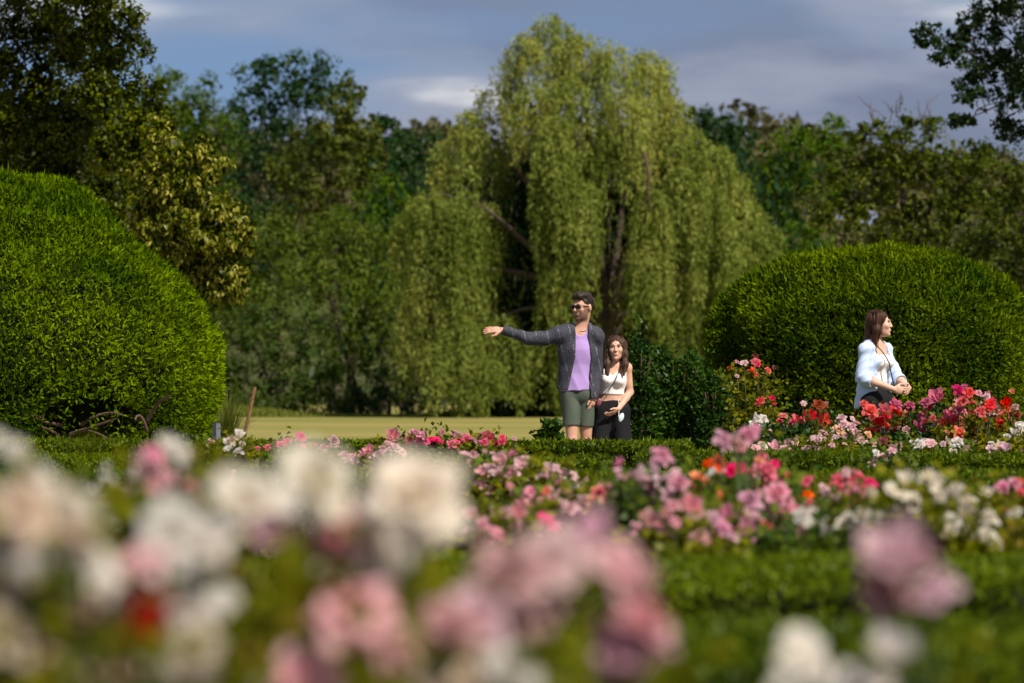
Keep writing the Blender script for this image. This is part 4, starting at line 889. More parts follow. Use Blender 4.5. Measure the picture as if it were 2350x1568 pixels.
# ------------------------------------------------------------------ people: smooth bodies grown from joined volumes
class Vol:
    def __init__(s, lo, hi, h):
        s.lo = np.array(lo, np.float32); s.h = h
        s.n = np.ceil((np.array(hi) - s.lo) / h).astype(int) + 1
        s.D = np.full(s.n, 1.0, np.float32)
        s.ax = [s.lo[i] + np.arange(s.n[i], dtype=np.float32) * h for i in range(3)]
    def crop(s, lo, hi):
        a = np.clip(np.floor((np.array(lo) - s.lo) / s.h).astype(int), 0, s.n); b = np.clip(np.ceil((np.array(hi) - s.lo) / s.h).astype(int) + 1, 0, s.n)
        sl = tuple(slice(a[i], b[i]) for i in range(3))
        P = np.stack(np.meshgrid(*[s.ax[i][sl[i]] for i in range(3)], indexing='ij'), -1)
        return sl, P
    def put(s, prim, k=.02, op='u'):
        lo, hi, fn = prim; m = k + s.h * 3
        if op == 'i': sl, P = s.crop(s.lo, s.lo + s.n * s.h)
        else: sl, P = s.crop(np.array(lo) - m, np.array(hi) + m)
        if P.size == 0: return s
        d = fn(P).astype(np.float32); A = s.D[sl]
        if op == 'u':
            t = np.clip(.5 + .5 * (A - d) / k, 0, 1); s.D[sl] = A + (d - A) * t - k * t * (1 - t)
        elif op == 's':
            t = np.clip(.5 - .5 * (A + d) / k, 0, 1); s.D[sl] = A + (-d - A) * t + k * t * (1 - t)
        else:
            t = np.clip(.5 - .5 * (A - d) / k, 0, 1); s.D[sl] = A * 1.0 + (d - A) * (1 - np.clip(.5 + .5 * (A - d) / k, 0, 1)) + k * t * (1 - t)
        return s
    def ruffle(s, amp, fn):
        near = np.abs(s.D) < .06
        idx = np.nonzero(near)
        P = np.stack([s.ax[i][idx[i]] for i in range(3)], -1)
        s.D[near] += (amp * fn(P)).astype(np.float32)
        return s
    def mesh(s):
        D = s.D; ins = D < 0
        c = [D[i:D.shape[0] - 1 + i, j:D.shape[1] - 1 + j, k:D.shape[2] - 1 + k] for i in (0, 1) for j in (0, 1) for k in (0, 1)]
        cnt = sum((q < 0).astype(np.int8) for q in c)
        cell = (cnt > 0) & (cnt < 8)
        ci = np.argwhere(cell); val = np.stack([q[cell] for q in c], -1)
        off = np.array([(i, j, k) for i in (0, 1) for j in (0, 1) for k in (0, 1)], np.float32)
        acc = np.zeros((len(ci), 3), np.float32); n = np.zeros(len(ci), np.float32)
        for a in range(8):
            for b in range(a + 1, 8):
                if np.abs(off[a] - off[b]).sum() != 1: continue
                m = (val[:, a] < 0) != (val[:, b] < 0)
                t = np.where(m, val[:, a] / np.where(np.abs(val[:, a] - val[:, b]) < 1e-9, 1, val[:, a] - val[:, b]), 0)[:, None]
                acc += np.where(m[:, None], off[a] + (off[b] - off[a]) * t, 0); n += m
        V = s.lo + (ci + acc / n[:, None]) * s.h
        ids = np.full(cell.shape, -1, np.int64); ids[cell] = np.arange(len(ci))
        F = []
        for ax in range(3):
            o = [0, 0, 0]; o[ax] = 1
            a = ins[tuple(slice(1, -1 if d != ax else -1) if d != ax else slice(0, -1) for d in range(3))]
            b = ins[tuple(slice(1, -1) if d != ax else slice(1, None) for d in range(3))]
            e = np.argwhere(a != b)
            sgn = a[a != b]
            u, w = [d for d in range(3) if d != ax]
            base = e.copy(); base[:, u] += 1; base[:, w] += 1
            q = []
            for du, dw in ((-1, -1), (0, -1), (0, 0), (-1, 0)):
                t = base.copy(); t[:, u] += du; t[:, w] += dw; q.append(ids[t[:, 0], t[:, 1], t[:, 2]])
            q = np.stack(q, -1)
            flip = sgn if ax != 1 else ~sgn
            q[~flip] = q[~flip][:, ::-1]
            F.append(q)
        F = np.concatenate(F); F = F[(F >= 0).all(1)]
        return V, F
def cone(a, b, ra, rb, flat=None):
    a = np.array(a, np.float32); b = np.array(b, np.float32); R = max(ra, rb) * 1.05
    def fn(P):
        pa = P - a; ba = b - a
        if flat is not None:
            ax, k = flat; ax = np.array(ax, np.float32)
            pa = pa + (pa @ ax)[..., None] * ax * (1 / k - 1); ba = ba + (ba @ ax) * ax * (1 / k - 1)
        t = np.clip((pa @ ba) / max(ba @ ba, 1e-9), 0, 1)
        return np.linalg.norm(pa - t[..., None] * ba, axis=-1) - (ra + (rb - ra) * t)
    return np.minimum(a, b) - R, np.maximum(a, b) + R, fn
def ell(c, q, M=None):
    c = np.array(c, np.float32); q = np.array(q, np.float32); R = q.max() * 1.05
    def fn(P):
        p = P - c
        if M is not None: p = p @ M
        k0 = np.linalg.norm(p / q, axis=-1); k1 = np.linalg.norm(p / q ** 2, axis=-1)
        return k0 * (k0 - 1) / np.maximum(k1, 1e-6)
    return c - R, c + R, fn
def half(fn, lo=(-9, -9, -9), hi=(9, 9, 9)): return lo, hi, fn
def rotz(a): return np.array([[math.cos(a), -math.sin(a), 0], [math.sin(a), math.cos(a), 0], [0, 0, 1]], np.float32)
def rotx(a): return np.array([[1, 0, 0], [0, math.cos(a), -math.sin(a)], [0, math.sin(a), math.cos(a)]], np.float32)
def roty(a): return np.array([[math.cos(a), 0, math.sin(a)], [0, 1, 0], [-math.sin(a), 0, math.cos(a)]], np.float32)
class Head:
    """face looks along -y in its own frame; M turns it into the body's frame"""
    def __init__(s, c, M, k=1.0): s.c = np.array(c, np.float32); s.M = M.astype(np.float32); s.k = k
    def p(s, v): return s.c + s.M @ (np.array(v, np.float32) * s.k)
    def e(s, c, q): return ell(s.p(c), np.array(q) * s.k, s.M)
    def cn(s, a, b, ra, rb): return cone(s.p(a), s.p(b), ra * s.k, rb * s.k)
    def loc(s, P): return ((P - s.c) @ s.M) / s.k
def grow_head(v, H, woman=False):
    v.put(H.e((0, .015, .028), (.075, .094, .088)), .02)
    v.put(H.e((0, -.028, -.03), (.060 if woman else .063, .064, .082)), .03)
    v.put(H.e((0, -.042, -.082), (.040 if woman else .050, .044, .036)), .03)
    v.put(H.e((0, -.078, -.104), (.018 if woman else .024, .016, .014)), .02)
    for s in (-1, 1):
        v.put(H.e((s * .040, -.066, -.022), (.022, .020, .022)), .02)
        v.put(H.e((s * .078, .012, -.004), (.009, .020, .031)), .008)
        v.put(H.e((s * .030, -.089, .028), (.026, .014, .009)), .012)
        v.put(H.e((s * .031, -.104, .010), (.018, .017, .011)), .010, 's')
    v.put(H.cn((0, -.088, .020), (0, -.108 if woman else -.113, -.024), .0075, .0100 if woman else .012), .012)
    for s in (-1, 1): v.put(H.e((s * .011, -.104, -.030), (.009, .010, .008)), .006)
    v.put(H.e((0, -.093, -.058), (.024, .010, .0075)), .008)
    v.put(H.e((0, -.091, -.069), (.021, .010, .0075)), .008)
def fingers(v, wrist, fwd, out, up, k=1.0, curl=.25, spread=.10):
    """palm and five fingers; fwd along the fingers, out towards the thumb side, up = back of the hand"""
    wrist, fwd, out, up = [np.array(q, float) for q in (wrist, fwd, out, up)]
    fwd = unit(fwd); out = unit(out - fwd * (out @ fwd)); up = np.cross(fwd, out) * (1 if np.cross(fwd, out) @ up > 0 else -1)
    M = np.stack([fwd, out, up], 1).astype(np.float32)
    v.put(ell(wrist + fwd * .045 * k, np.array((.050, .040, .016)) * k, M), .012)
    for i, (o, ln) in enumerate(((.030, .070), (.011, .078), (-.009, .073), (-.028, .057))):
        a = wrist + (fwd * .080 + out * o) * k
        d = unit(fwd + out * (o / .03) * spread)
        b = a + d * ln * .5 * k - up * ln * .5 * curl * k
        c = b + unit(d - up * curl * 2.2) * ln * .55 * k
        v.put(cone(a - d * .02 * k, b, .0095 * k, .0088 * k), .003); v.put(cone(b, c, .0088 * k, .0072 * k), .003)
    a = wrist + (fwd * .028 + out * .032 - up * .004) * k
    b = a + (fwd * .030 + out * .026 - up * .01) * k; c = b + (fwd * .032 + out * .006 - up * .008) * k
    v.put(cone(a, b, .014 * k, .011 * k), .010); v.put(cone(b, c, .011 * k, .0085 * k), .003)
def skin_mat(name, col):
    m, nt, b = mat_new(name)
    at_ = nd(nt, 'ShaderNodeAttribute', attribute_name='tint')
    sp_ = nd(nt, 'ShaderNodeSeparateColor'); nt.links.new(at_.outputs['Color'], sp_.inputs[0])
    tcn = nd(nt, 'ShaderNodeTexCoord'); nz = nd(nt, 'ShaderNodeTexNoise'); nz.inputs['Scale'].default_value = 14
    nt.links.new(tcn.outputs['Object'], nz.inputs['Vector'])
    rp = nd(nt, 'ShaderNodeValToRGB'); nt.links.new(nz.outputs['Fac'], rp.inputs[0])
    rp.color_ramp.elements[0].position = .3; rp.color_ramp.elements[0].color = c4([c * .88 for c in col])
    rp.color_ramp.elements[1].position = .7; rp.color_ramp.elements[1].color = c4([min(1, c * 1.08) for c in col])
    cur = rp.outputs[0]
    for ch, c in (('Red', (.46, .13, .11)), ('Green', (.060, .036, .024)), ('Blue', (.05, .03, .02))):
        mx = nd(nt, 'ShaderNodeMix', data_type='RGBA'); nt.links.new(sp_.outputs[ch], mx.inputs['Factor'])
        nt.links.new(cur, mx.inputs['A']); mx.inputs['B'].default_value = c4(c); cur = mx.outputs['Result']
    nt.links.new(cur, b.inputs['Base Color']); setp(b, Roughness=.5); b.inputs['Specular IOR Level'].default_value = .35
    b.inputs['Subsurface Weight'].default_value = .12; b.inputs['Subsurface Radius'].default_value = (.012, .004, .002); b.inputs['Subsurface Scale'].default_value = .6
    return m
def tints(V, H, beard=0.0):
    q = H.loc(V)
    def blob(c, r): return np.clip(1.6 - np.linalg.norm((q - np.array(c)) / np.array(r), axis=-1) * 1.6, 0, 1)
    lips = blob((0, -.098, -.064), (.026, .022, .013))
    brow = np.maximum(blob((.031, -.098, .032), (.026, .03, .007)), blob((-.031, -.098, .032), (.026, .03, .007)))
    jaw = np.clip((-.040 - q[:, 2]) / .018, 0, 1) * np.clip((.020 - q[:, 1]) / .03, 0, 1) * np.clip((q[:, 2] + .135) / .02, 0, 1) * (np.abs(q[:, 0]) < .09)
    side = np.clip((np.abs(q[:, 0]) - .048) / .012, 0, 1) * (q[:, 2] < .01) * (q[:, 2] > -.09) * np.clip((.01 - q[:, 1]) / .02, 0, 1) * (q[:, 1] > -.06)
    st = np.maximum(jaw, side * .8) * (1 - lips) * beard
    return np.stack([lips * .75, np.clip(st, 0, 1), brow, np.ones(len(V))], -1)
def body_part(name, v, mat, parent, H=None, beard=0.0):
    V, F = v.mesh()
    at_ = {'tint': ('POINT', 'FLOAT_COLOR', tints(V, H, beard))} if H is not None else None
    return part(name, mesh_np(name, V, F, at_, smooth=True, mat=mat), parent)
def eyes(H, parent, iris):
    em = EYEW; im = iris
    for s in (-1, 1):
        for nm, c, r_, m in (('eye', (s * .031, -.0795, .010), .0125, em), ('iris', (s * .031, -.0870, .010), .0072, im)):
            vv = Vol(H.p(c) - .016, H.p(c) + .016, .003); vv.put(H.e(c, (r_, r_, r_ * .8)), .001)
            o = body_part(nm, vv, m, parent if nm == 'eye' else last)
            last = o
def cloth(name, col, rough=.85, weave=220.0, var=.12, spec=.15):
    return plain(name, col, rough, spec, var, weave, .25)
EYEW = plain('eye_white', (.55, .52, .48), .3, .5, .02); IRIS = plain('iris', (.03, .018, .01), .2, .5, .1)
def hair_mat(name, dark, light, scale=(60, 60, 4)):
    m, nt, b = mat_new(name)
    tcn = nd(nt, 'ShaderNodeTexCoord'); mp = nd(nt, 'ShaderNodeMapping'); mp.inputs['Scale'].default_value = scale
    nt.links.new(tcn.outputs['Object'], mp.inputs[0])
    nz = nd(nt, 'ShaderNodeTexNoise'); nz.inputs['Scale'].default_value = 2.2; nz.inputs['Detail'].default_value = 4; nt.links.new(mp.outputs[0], nz.inputs['Vector'])
    rp = nd(nt, 'ShaderNodeValToRGB'); nt.links.new(nz.outputs['Fac'], rp.inputs[0])
    rp.color_ramp.elements[0].position = .32; rp.color_ramp.elements[0].color = c4(dark)
    rp.color_ramp.elements[1].position = .7; rp.color_ramp.elements[1].color = c4(light)
    nt.links.new(rp.outputs[0], b.inputs['Base Color']); setp(b, Roughness=.5); b.inputs['Specular IOR Level'].default_value = .25
    bp = nd(nt, 'ShaderNodeBump'); bp.inputs['Strength'].default_value = .5; bp.inputs['Distance'].default_value = .01
    nt.links.new(nz.outputs['Fac'], bp.inputs['Height']); nt.links.new(bp.outputs[0], b.inputs['Normal'])
    return m
def torso(v, J, g=0.0, k=.04, woman=False, neck=True, bust=1.0):
    """hips, waist, chest and shoulders, grown by g"""
    s = J['s']; X = J.get('lean', 0)
    F = ((0, 1, 0), .66)
    pel, wai, che, sho = J['pelvis'], J['waist'], J['chest'], J['sho']
    pr_ = (.125 if woman else .104) * s + g; px_ = (.05 if woman else .036) * s
    v.put(cone((pel[0] - px_, pel[1], pel[2]), (pel[0] + px_, pel[1], pel[2]), pr_, pr_, ((0, 1, 0), .8)), k)
    w = (.108 if woman else .128) * s
    v.put(cone(pel, wai, .135 * s + g, w + g, F), k)
    v.put(cone(wai, che, w + g, (.130 if woman else .152) * s + g, F), k)
    v.put(cone(che, (sho[0], sho[1], sho[2] - .03 * s), (.130 if woman else .152) * s + g, .105 * s + g, F), k)
    a = J['armL'][0]; b = J['armR'][0]
    r = (.052 if woman else .062) * s
    v.put(cone(a, (sho[0], sho[1], sho[2]), r + g, r * 1.1 + g), k); v.put(cone(b, (sho[0], sho[1], sho[2]), r + g, r * 1.1 + g), k)
    if woman:
        for q in (-1, 1): v.put(ell((che[0] + q * .060 * s, che[1] - .075 * s, che[2] - .01 * s), np.full(3, .050 * s * bust + g)), .04)
    if neck: v.put(cone(J['neck'], J['headbase'], .056 * s * (.88 if woman else 1.05), .052 * s * (.88 if woman else 1.05)), .03)
def limb(v, P, R, k=.02, g=0.0):
    for i in range(len(P) - 1): v.put(cone(P[i], P[i + 1], R[i] + g, R[i + 1] + g), k)
def legs(v, J, g=0.0, k=.012):
    s = J['s']
    for q in ('legL', 'legR'):
        h, kn, an = J[q]
        h, kn, an = map(np.array, (h, kn, an))
        limb(v, [h, h * .5 + kn * .5, kn, kn * .6 + an * .4, an], np.array([.092, .078, .056, .058, .038]) * s * J.get('legk', 1.0), k, g)
        v.put(cone(an + [0, .02, -.035 * s], an + [0, -.16 * s, -.05 * s], .036 * s, .03 * s), .02)
def arms(v, J, g=0.0, upto=None, k=.02):
    s = J['s']
    for q in ('armL', 'armR'):
        a, e, w = map(np.array, J[q])
        limb(v, [a, e, e * .65 + w * .35, w], np.array(J.get('armr', (.050, .040, .038, .026))) * s, k, g)
def shoes(J, parent, mat, box):
    for q in ('legL', 'legR'):
        an = np.array(J[q][2]); s = J['s']
        v = Vol(an - [.09, .26, .12], an + [.09, .12, .06], .008)
        v.put(cone(an + [0, .03, -.04 * s], an + [0, -.17 * s, -.055 * s], .047 * s, .040 * s), .02)
        v.put(half(lambda P: .012 - (P[..., 2])), .004, 'i')
        body_part('shoe', v, mat, parent)
def person(label, x, D, yaw=0.0):
    b = at(x, 0, D); b[2] = .012
    t = thing('person', label, 'person', tuple(b)); t.rotation_euler = (0, 0, yaw)
    return t
HS = .0062

# ---- the man pointing to the left
def man():
    t = person('man in dark patterned jacket and lilac shirt pointing to the left', 1325, 35.0)
    J = dict(s=1.0, legk=.87, pelvis=(.0, 0, .93), waist=(.0, 0, 1.10), chest=(.01, 0, 1.30), sho=(.012, .01, 1.455), neck=(.02, .01, 1.44), headbase=(.045, -.005, 1.62),
             armL=((.165, .01, 1.435), (.180, .05, 1.16), (.150, -.01, .89)), armR=((-.165, .0, 1.445), (-.43, -.07, 1.415), (-.685, -.13, 1.492)),
             legL=((.062, .02, .90), (.082, .05, .49), (.10, .11, .085)), legR=((-.064, -.01, .90), (-.050, -.07, .50), (-.04, -.05, .085)))
    H = Head((.048, -.015, 1.698), rotz(-.72) @ rotx(.03))
    v = Vol((-.92, -.34, -.01), (.34, .28, 1.84), HS)
    torso(v, J); legs(v, J); arms(v, J); grow_head(v, H)
    v.put(cone((.03, .005, 1.50), H.p((0, .02, -.06)), .058, .056), .02)
    fingers(v, (-.69, -.132, 1.494), (-1, -.12, .02), (.15, -.75, -.65), (0, -.65, .75), 1.05, .16, .12)
    fingers(v, (.150, -.01, .89), (-.12, -.12, -1), (-.5, -1, 0), (1, -.3, 0), 1.0, .5, .03)
    body_part('body', v, skin_mat('skin_man', (.54, .29, .20)), t, H, .82)
    # shirt
    v = Vol((-.26, -.22, .90), (.30, .22, 1.56), HS)
    torso(v, J, .012, neck=False)
    v.put(cone((.0, .0, .99), (.0, 0, .93), .142, .146, ((0, 1, 0), .78)), .04)
    v.put(half(lambda P: .942 + .02 * P[..., 0] - P[..., 2]), .004, 'i')
    v.put(ell((.03, -.10, 1.515), (.066, .09, .075)), .006, 's'); v.put(cone((.03, .01, 1.48), (.04, 0, 1.62), .062, .07), .006, 's')
    v.ruffle(.008, lambda p: (np.abs(np.sin(13 * p[:, 2] + 15 * p[:, 0] + 1.5 * np.sin(9 * p[:, 0]))) - .5 + .4 * wob(p, 18, 21)) * np.clip((1.42 - p[:, 2]) * 3, .15, 1))
    body_part('shirt', v, cloth('lilac_cotton', (.40, .26, .56)), t)
    # jacket
    v = Vol((-.74, -.32, .80), (.36, .26, 1.62), HS)
    torso(v, J, .034, neck=False)
    v.put(cone((.0, .01, 1.05), (-.010, .01, .93), .168, .180, ((0, 1, 0), .72)), .05)
    J2 = dict(J); J2['armr'] = (.060, .044, .040, .034); arms(v, J2, .012)
    v.put(cone((-.42, -.06, 1.408), (-.30, -.03, 1.395), .050, .052), .03)
    v.put(cone((.035, .03, 1.47), (.042, .025, 1.545), .086, .090), .02)                        # collar
    wr = np.array((-.685, -.13, 1.492)); wd = unit(np.array((-.255, -.06, .077)))
    v.put(half(lambda P: (P - wr) @ wd), .004, 'i')
    v.put(half(lambda P: np.where(P[..., 0] > .12, .865, .945 + .03 * np.abs(P[..., 0])) - P[..., 2]), .004, 'i')
    v.put(half(lambda P: P[..., 2] - 1.565 + .25 * (P[..., 1] + .02)), .004, 'i')
    v.ruffle(.006, lambda p: np.sin(24 * p[:, 0] - 20 * p[:, 2]) * .5 + np.sin(46 * p[:, 0] + 9 * p[:, 2] + 2) * .4 + wob(p, 16, 3) * .5 + np.abs(np.sin(17 * p[:, 0] + 13 * p[:, 2] + wob(p, 8, 5))) * .7)
    def opening(P):
        z = P[..., 2]; x = P[..., 0]
        l = np.interp(z, (.85, .95, 1.25, 1.45, 1.60), (-.095, -.085, -.02, -.015, -.03)); rr = np.interp(z, (.85, .95, 1.25, 1.45, 1.60), (.095, .105, .125, .098, .095))
        return np.maximum(np.maximum(l - x, x - rr), P[..., 1] - .0)
    v.put(half(opening, (-.12, -.4, .78), (.14, .01, 1.64)), .004, 's')
    v.put(cone((.03, .0, 1.44), (.045, -.005, 1.64), .066, .074), .004, 's')
    m, nt, b = mat_new('jacket_cloth')
    tcn = nd(nt, 'ShaderNodeTexCoord')
    def stripes(rot, sc, thr):
        mp = nd(nt, 'ShaderNodeMapping'); mp.inputs['Rotation'].default_value = rot; nt.links.new(tcn.outputs['Object'], mp.inputs[0])
        w = nd(nt, 'ShaderNodeTexWave', wave_type='BANDS', bands_direction='X'); w.inputs['Scale'].default_value = sc; w.inputs['Distortion'].default_value = .6; w.inputs['Detail Scale'].default_value = 2
        nt.links.new(mp.outputs[0], w.inputs['Vector'])
        g = nd(nt, 'ShaderNodeMath', operation='GREATER_THAN'); g.inputs[1].default_value = thr; nt.links.new(w.outputs['Fac'], g.inputs[0]); return g.outputs[0]
    s1 = stripes((0, .22, 0), 3.1, .975)
    nz = nd(nt, 'ShaderNodeTexNoise'); nz.inputs['Scale'].default_value = 90; nz.inputs['Detail'].default_value = 3; nt.links.new(tcn.outputs['Object'], nz.inputs['Vector'])
    rp = nd(nt, 'ShaderNodeValToRGB'); nt.links.new(nz.outputs['Fac'], rp.inputs[0])
    rp.color_ramp.elements[0].position = .35; rp.color_ramp.elements[0].color = (.010, .011, .018, 1)
    rp.color_ramp.elements[1].position = .72; rp.color_ramp.elements[1].color = (.062, .062, .085, 1)
    nb = nd(nt, 'ShaderNodeTexNoise'); nb.inputs['Scale'].default_value = 38; nt.links.new(tcn.outputs['Object'], nb.inputs['Vector'])
    gb = nd(nt, 'ShaderNodeMath', operation='GREATER_THAN'); gb.inputs[1].default_value = .50; nt.links.new(nb.outputs['Fac'], gb.inputs[0])
    mb = nd(nt, 'ShaderNodeMath', operation='MULTIPLY'); nt.links.new(s1, mb.inputs[0]); nt.links.new(gb.outputs[0], mb.inputs[1])
    mx = nd(nt, 'ShaderNodeMix', data_type='RGBA'); nt.links.new(mb.outputs[0], mx.inputs['Factor']); nt.links.new(rp.outputs[0], mx.inputs['A']); mx.inputs['B'].default_value = (.12, .118, .15, 1)
    nt.links.new(mx.outputs['Result'], b.inputs['Base Color']); setp(b, Roughness=.8)
    body_part('jacket', v, m, t)
    # shorts
    v = Vol((-.26, -.24, .58), (.26, .26, 1.02), HS)
    v.put(cone((-.032, 0, .92), (.032, 0, .92), .122, .122, ((0, 1, 0), .84)), .03)
    for q, hz in (('legL', .60), ('legR', .625)):
        h, kn, an = map(np.array, J[q])
        v.put(cone(h, h * .25 + kn * .75, .093, .079), .008)
    v.put(half(lambda P: (.612 - .08 * P[..., 1]) - P[..., 2]), .004, 'i'); v.put(half(lambda P: P[..., 2] - .985), .004, 'i')
    v.ruffle(.007, lambda p: np.abs(np.sin(16 * p[:, 0] + 9 * p[:, 2])) * .6 + np.sin(22 * p[:, 2] - 30 * p[:, 0]) * .5)
    body_part('shorts', v, cloth('sage_cotton', (.078, .096, .072)), t)
    # hair
    v = Vol(H.c - .17, H.c + .19, HS)
    v.put(H.e((0, .022, .040), (.083, .100, .092)), .01)
    v.put(H.e((.0, -.055, .100), (.060, .048, .032)), .03); v.put(H.e((.01, .0, .115), (.060, .08, .028)), .03)
    def cut(P):
        q = H.loc(P); return np.maximum(q[..., 1] + .052 - .30 * np.clip(.06 - q[..., 2], 0, .2), q[..., 2] - .072)
    v.put(half(cut), .008, 's')
    def cut2(P):
        q = H.loc(P); return np.maximum(q[..., 2] + .03 + .9 * np.clip(q[..., 1] - .03, -.05, .09), -.2)
    v.put(half(cut2), .008, 's')
    v.ruffle(.006, lambda p: wob(H.loc(p) * [1.6, .6, 1], 75, 5))
    body_part('hair', v, hair_mat('dark_brown_hair', (.010, .007, .006), (.040, .024, .017), (40, 25, 30)), t)
    # sunglasses
    v = Vol(H.c - .15, H.c + .15, .004)
    for s in (-1, 1):
        v.put(H.e((s * .034, -.103, .008), (.030, .010, .0195)), .003); v.put(H.cn((s * .060, -.092, .016), (s * .079, .01, .012), .0045, .004), .003)
    v.put(H.cn((-.03, -.108, .016), (.03, -.108, .016), .006, .006), .003)
    body_part('sunglasses', v, plain('black_plastic', (.006, .006, .007), .15, .5, .05), t)
    ang = np.linspace(0, 2 * np.pi, 28); pts = np.stack([.033 + .066 * np.sin(ang), -.005 - .062 * np.cos(ang), 1.512 - .034 * np.cos(ang)], -1)
    vv, f = tubes([(pts, np.full(28, .004))], 5); part('neck_cord', mesh_np('neck_cord', vv, f, mat=IRIS, smooth=True), t)
    shoes(J, t, plain('grey_shoe', (.12, .12, .13)), None)
man()

def strands(H, parent, mat, n, ends, seed):
    """loose hairs over the cap: from the parting down to the ends"""
    r = np.random.default_rng(seed); paths = []
    for _ in range(n):
        a = r.uniform(0, 2 * np.pi); s_ = math.sin(a); c_ = math.cos(a)
        if c_ < -.55: continue
        p0 = np.array((.02 * s_, .02 + .04 * c_, .130)); p1 = np.array((.094 * s_, .020 + .106 * c_, .03))
        p2 = np.array((.098 * s_ + r.normal(0, .010), ends[0] + ends[1] * c_ + r.normal(0, .012), r.uniform(ends[2], ends[2] * .55)))
        t_ = np.linspace(0, 1, 5)[:, None]
        up_ = bez(p0, (.075 * s_, .022 + .085 * c_, .138), p1, 5); dn = bez(p1, (.104 * s_, .022 + .095 * c_, -.08), p2, 7)[1:]
        P = np.concatenate([up_, dn]) + r.normal(0, .002, (11, 3))
        paths.append((np.array([H.p(q) for q in P]), np.linspace(.0016, .0007, 11)))
    v, f = tubes(paths, 3)
    part('loose_hair', mesh_np('loose_hair', v, f, mat=mat, smooth=True), parent, kind='stuff')

# ---- the girl beside him
def girl():
    t = person('girl with long brown hair in white crop top and black trousers beside the man', 1410, 35.15)
    s = .865
    J = dict(s=s, pelvis=(-.03, 0, .76), waist=(-.025, 0, .90), chest=(-.015, 0, 1.045), sho=(-.005, .01, 1.165), neck=(.0, .01, 1.15), headbase=(.015, 0, 1.28),
             armL=((.118, .01, 1.150), (.142, .03, .925), (.035, -.130, .775)), armR=((-.128, .01, 1.145), (-.175, .06, .935), (-.165, .0, .80)),
             armr=(.046, .038, .037, .026), legL=((.04, 0, .74), (.05, -.02, .41), (.05, .03, .07)), legR=((-.09, 0, .74), (-.10, -.03, .41), (-.10, 0, .07)))
    H = Head((.018, -.02, 1.327), rotz(-.10) @ rotx(-.05), .94)
    v = Vol((-.30, -.34, -.01), (.30, .24, 1.47), HS)
    torso(v, J, woman=True); legs(v, J); arms(v, J); grow_head(v, H, True)
    fingers(v, (.035, -.130, .775), (-.75, -.25, -.55), (-.3, -1, .3), (.3, -.6, .6), .88, .45, .04)
    fingers(v, (-.165, .0, .80), (.1, -.25, -1), (.3, -1, 0), (-1, -.3, 0), .88, .5, .04)
    body_part('body', v, skin_mat('skin_girl', (.60, .34, .24)), t, H)
    eyes(H, t, IRIS)
    v = Vol((-.26, -.24, .84), (.26, .22, 1.20), HS)
    torso(v, J, .009, woman=True, neck=False)
    v.put(half(lambda P: P[..., 2] - 1.098 - .012 * np.sin(P[..., 0] * 70) - .05 * np.clip(P[..., 1], 0, 1)), .004, 'i'); v.put(half(lambda P: .905 - P[..., 2]), .004, 'i')
    v.put(half(lambda P: np.abs(P[..., 0] + .015) - .142), .01, 'i')
    v.ruffle(.003, lambda p: np.sin(60 * p[:, 2] + 20 * p[:, 0]) * .5 + wob(p, 30, 8) * .6)
    top = body_part('crop_top', v, cloth('white_lace', (.78, .74, .72), .8, 160, .06), t)
    for q in (-1, 1):
        pts = bez((-.012 + q * .085, -.100, 1.09), (-.01 + q * .09, -.07, 1.17), (-.005 + q * .075, .03, 1.198), 6)
        vv, f = tubes([(pts, np.full(6, .005))], 5); part('shoulder_strap', mesh_np('shoulder_strap', vv, f, mat=top.data.materials[0], smooth=True), top)
    v = Vol((-.32, -.26, .05), (.26, .24, .90), .009)
    v.put(cone((-.07, 0, .76), (.01, 0, .76), .132, .132, ((0, 1, 0), .86)), .03); v.put(cone((-.03, 0, .78), (-.027, 0, .87), .125, .115, ((0, 1, 0), .78)), .03)
    for q, dx in (('legL', .03), ('legR', -.03)):
        h, kn, an = map(np.array, J[q]); v.put(cone(h, kn + [dx, 0, 0], .098, .092), .03); v.put(cone(kn + [dx, 0, 0], an + [dx, 0, .02], .092, .098), .03)
    v.put(half(lambda P: P[..., 2] - .852), .004, 'i'); v.put(half(lambda P: .06 - P[..., 2]), .004, 'i')
    v.ruffle(.006, lambda p: np.sin(36 * p[:, 0] + 6 * p[:, 2]) * .6 + wob(p, 14, 2) * .5)
    tr = body_part('trousers', v, cloth('black_cotton', (.011, .011, .013)), t)
    pts = bez((.035, -.125, .85), (.04, -.14, .80), (.035, -.15, .70), 6); vv, f = tubes([(pts, np.full(6, .004))], 5); part('drawstring', mesh_np('drawstring', vv, f, mat=top.data.materials[0]), tr)
    # hair: cap, two curtains to the chest and a back sheet, face left free
    v = Vol(H.c - [.19, .19, .32], H.c + [.19, .22, .18], HS)
    v.put(H.e((0, .018, .036), (.089, .104, .093)), .01)
    for q in (-1, 1):
        a, b_, c_, d_ = H.p((q * .064, .0, .060)), H.p((q * .080, -.012, -.06)), H.p((q * .086, -.042, -.16)), H.p((q * .078, -.075, -.26))
        v.put(cone(a, b_, .026, .030), .03); v.put(cone(b_, c_, .030, .030), .03); v.put(cone(c_, d_, .030, .014), .03)
        v.put(cone(H.p((q * .05, .06, .03)), H.p((q * .07, .08, -.22)), .05, .04), .03)
    v.put(H.e((0, -.110, -.028), (.062, .095, .112)), .012, 's')
    v.ruffle(.006, lambda p: np.sin(H.loc(p)[:, 0] * 210 + 3 * np.sin(H.loc(p)[:, 2] * 14)) * .3 + wob(p * [1, 1, .25], 70, 6) * .5)
    hr = body_part('hair', v, hair_mat('brown_hair', (.014, .007, .004), (.095, .047, .026)), t)
    strands(H, hr, hr.data.materials[0], 260, (-.02, .07, -.27), 4)
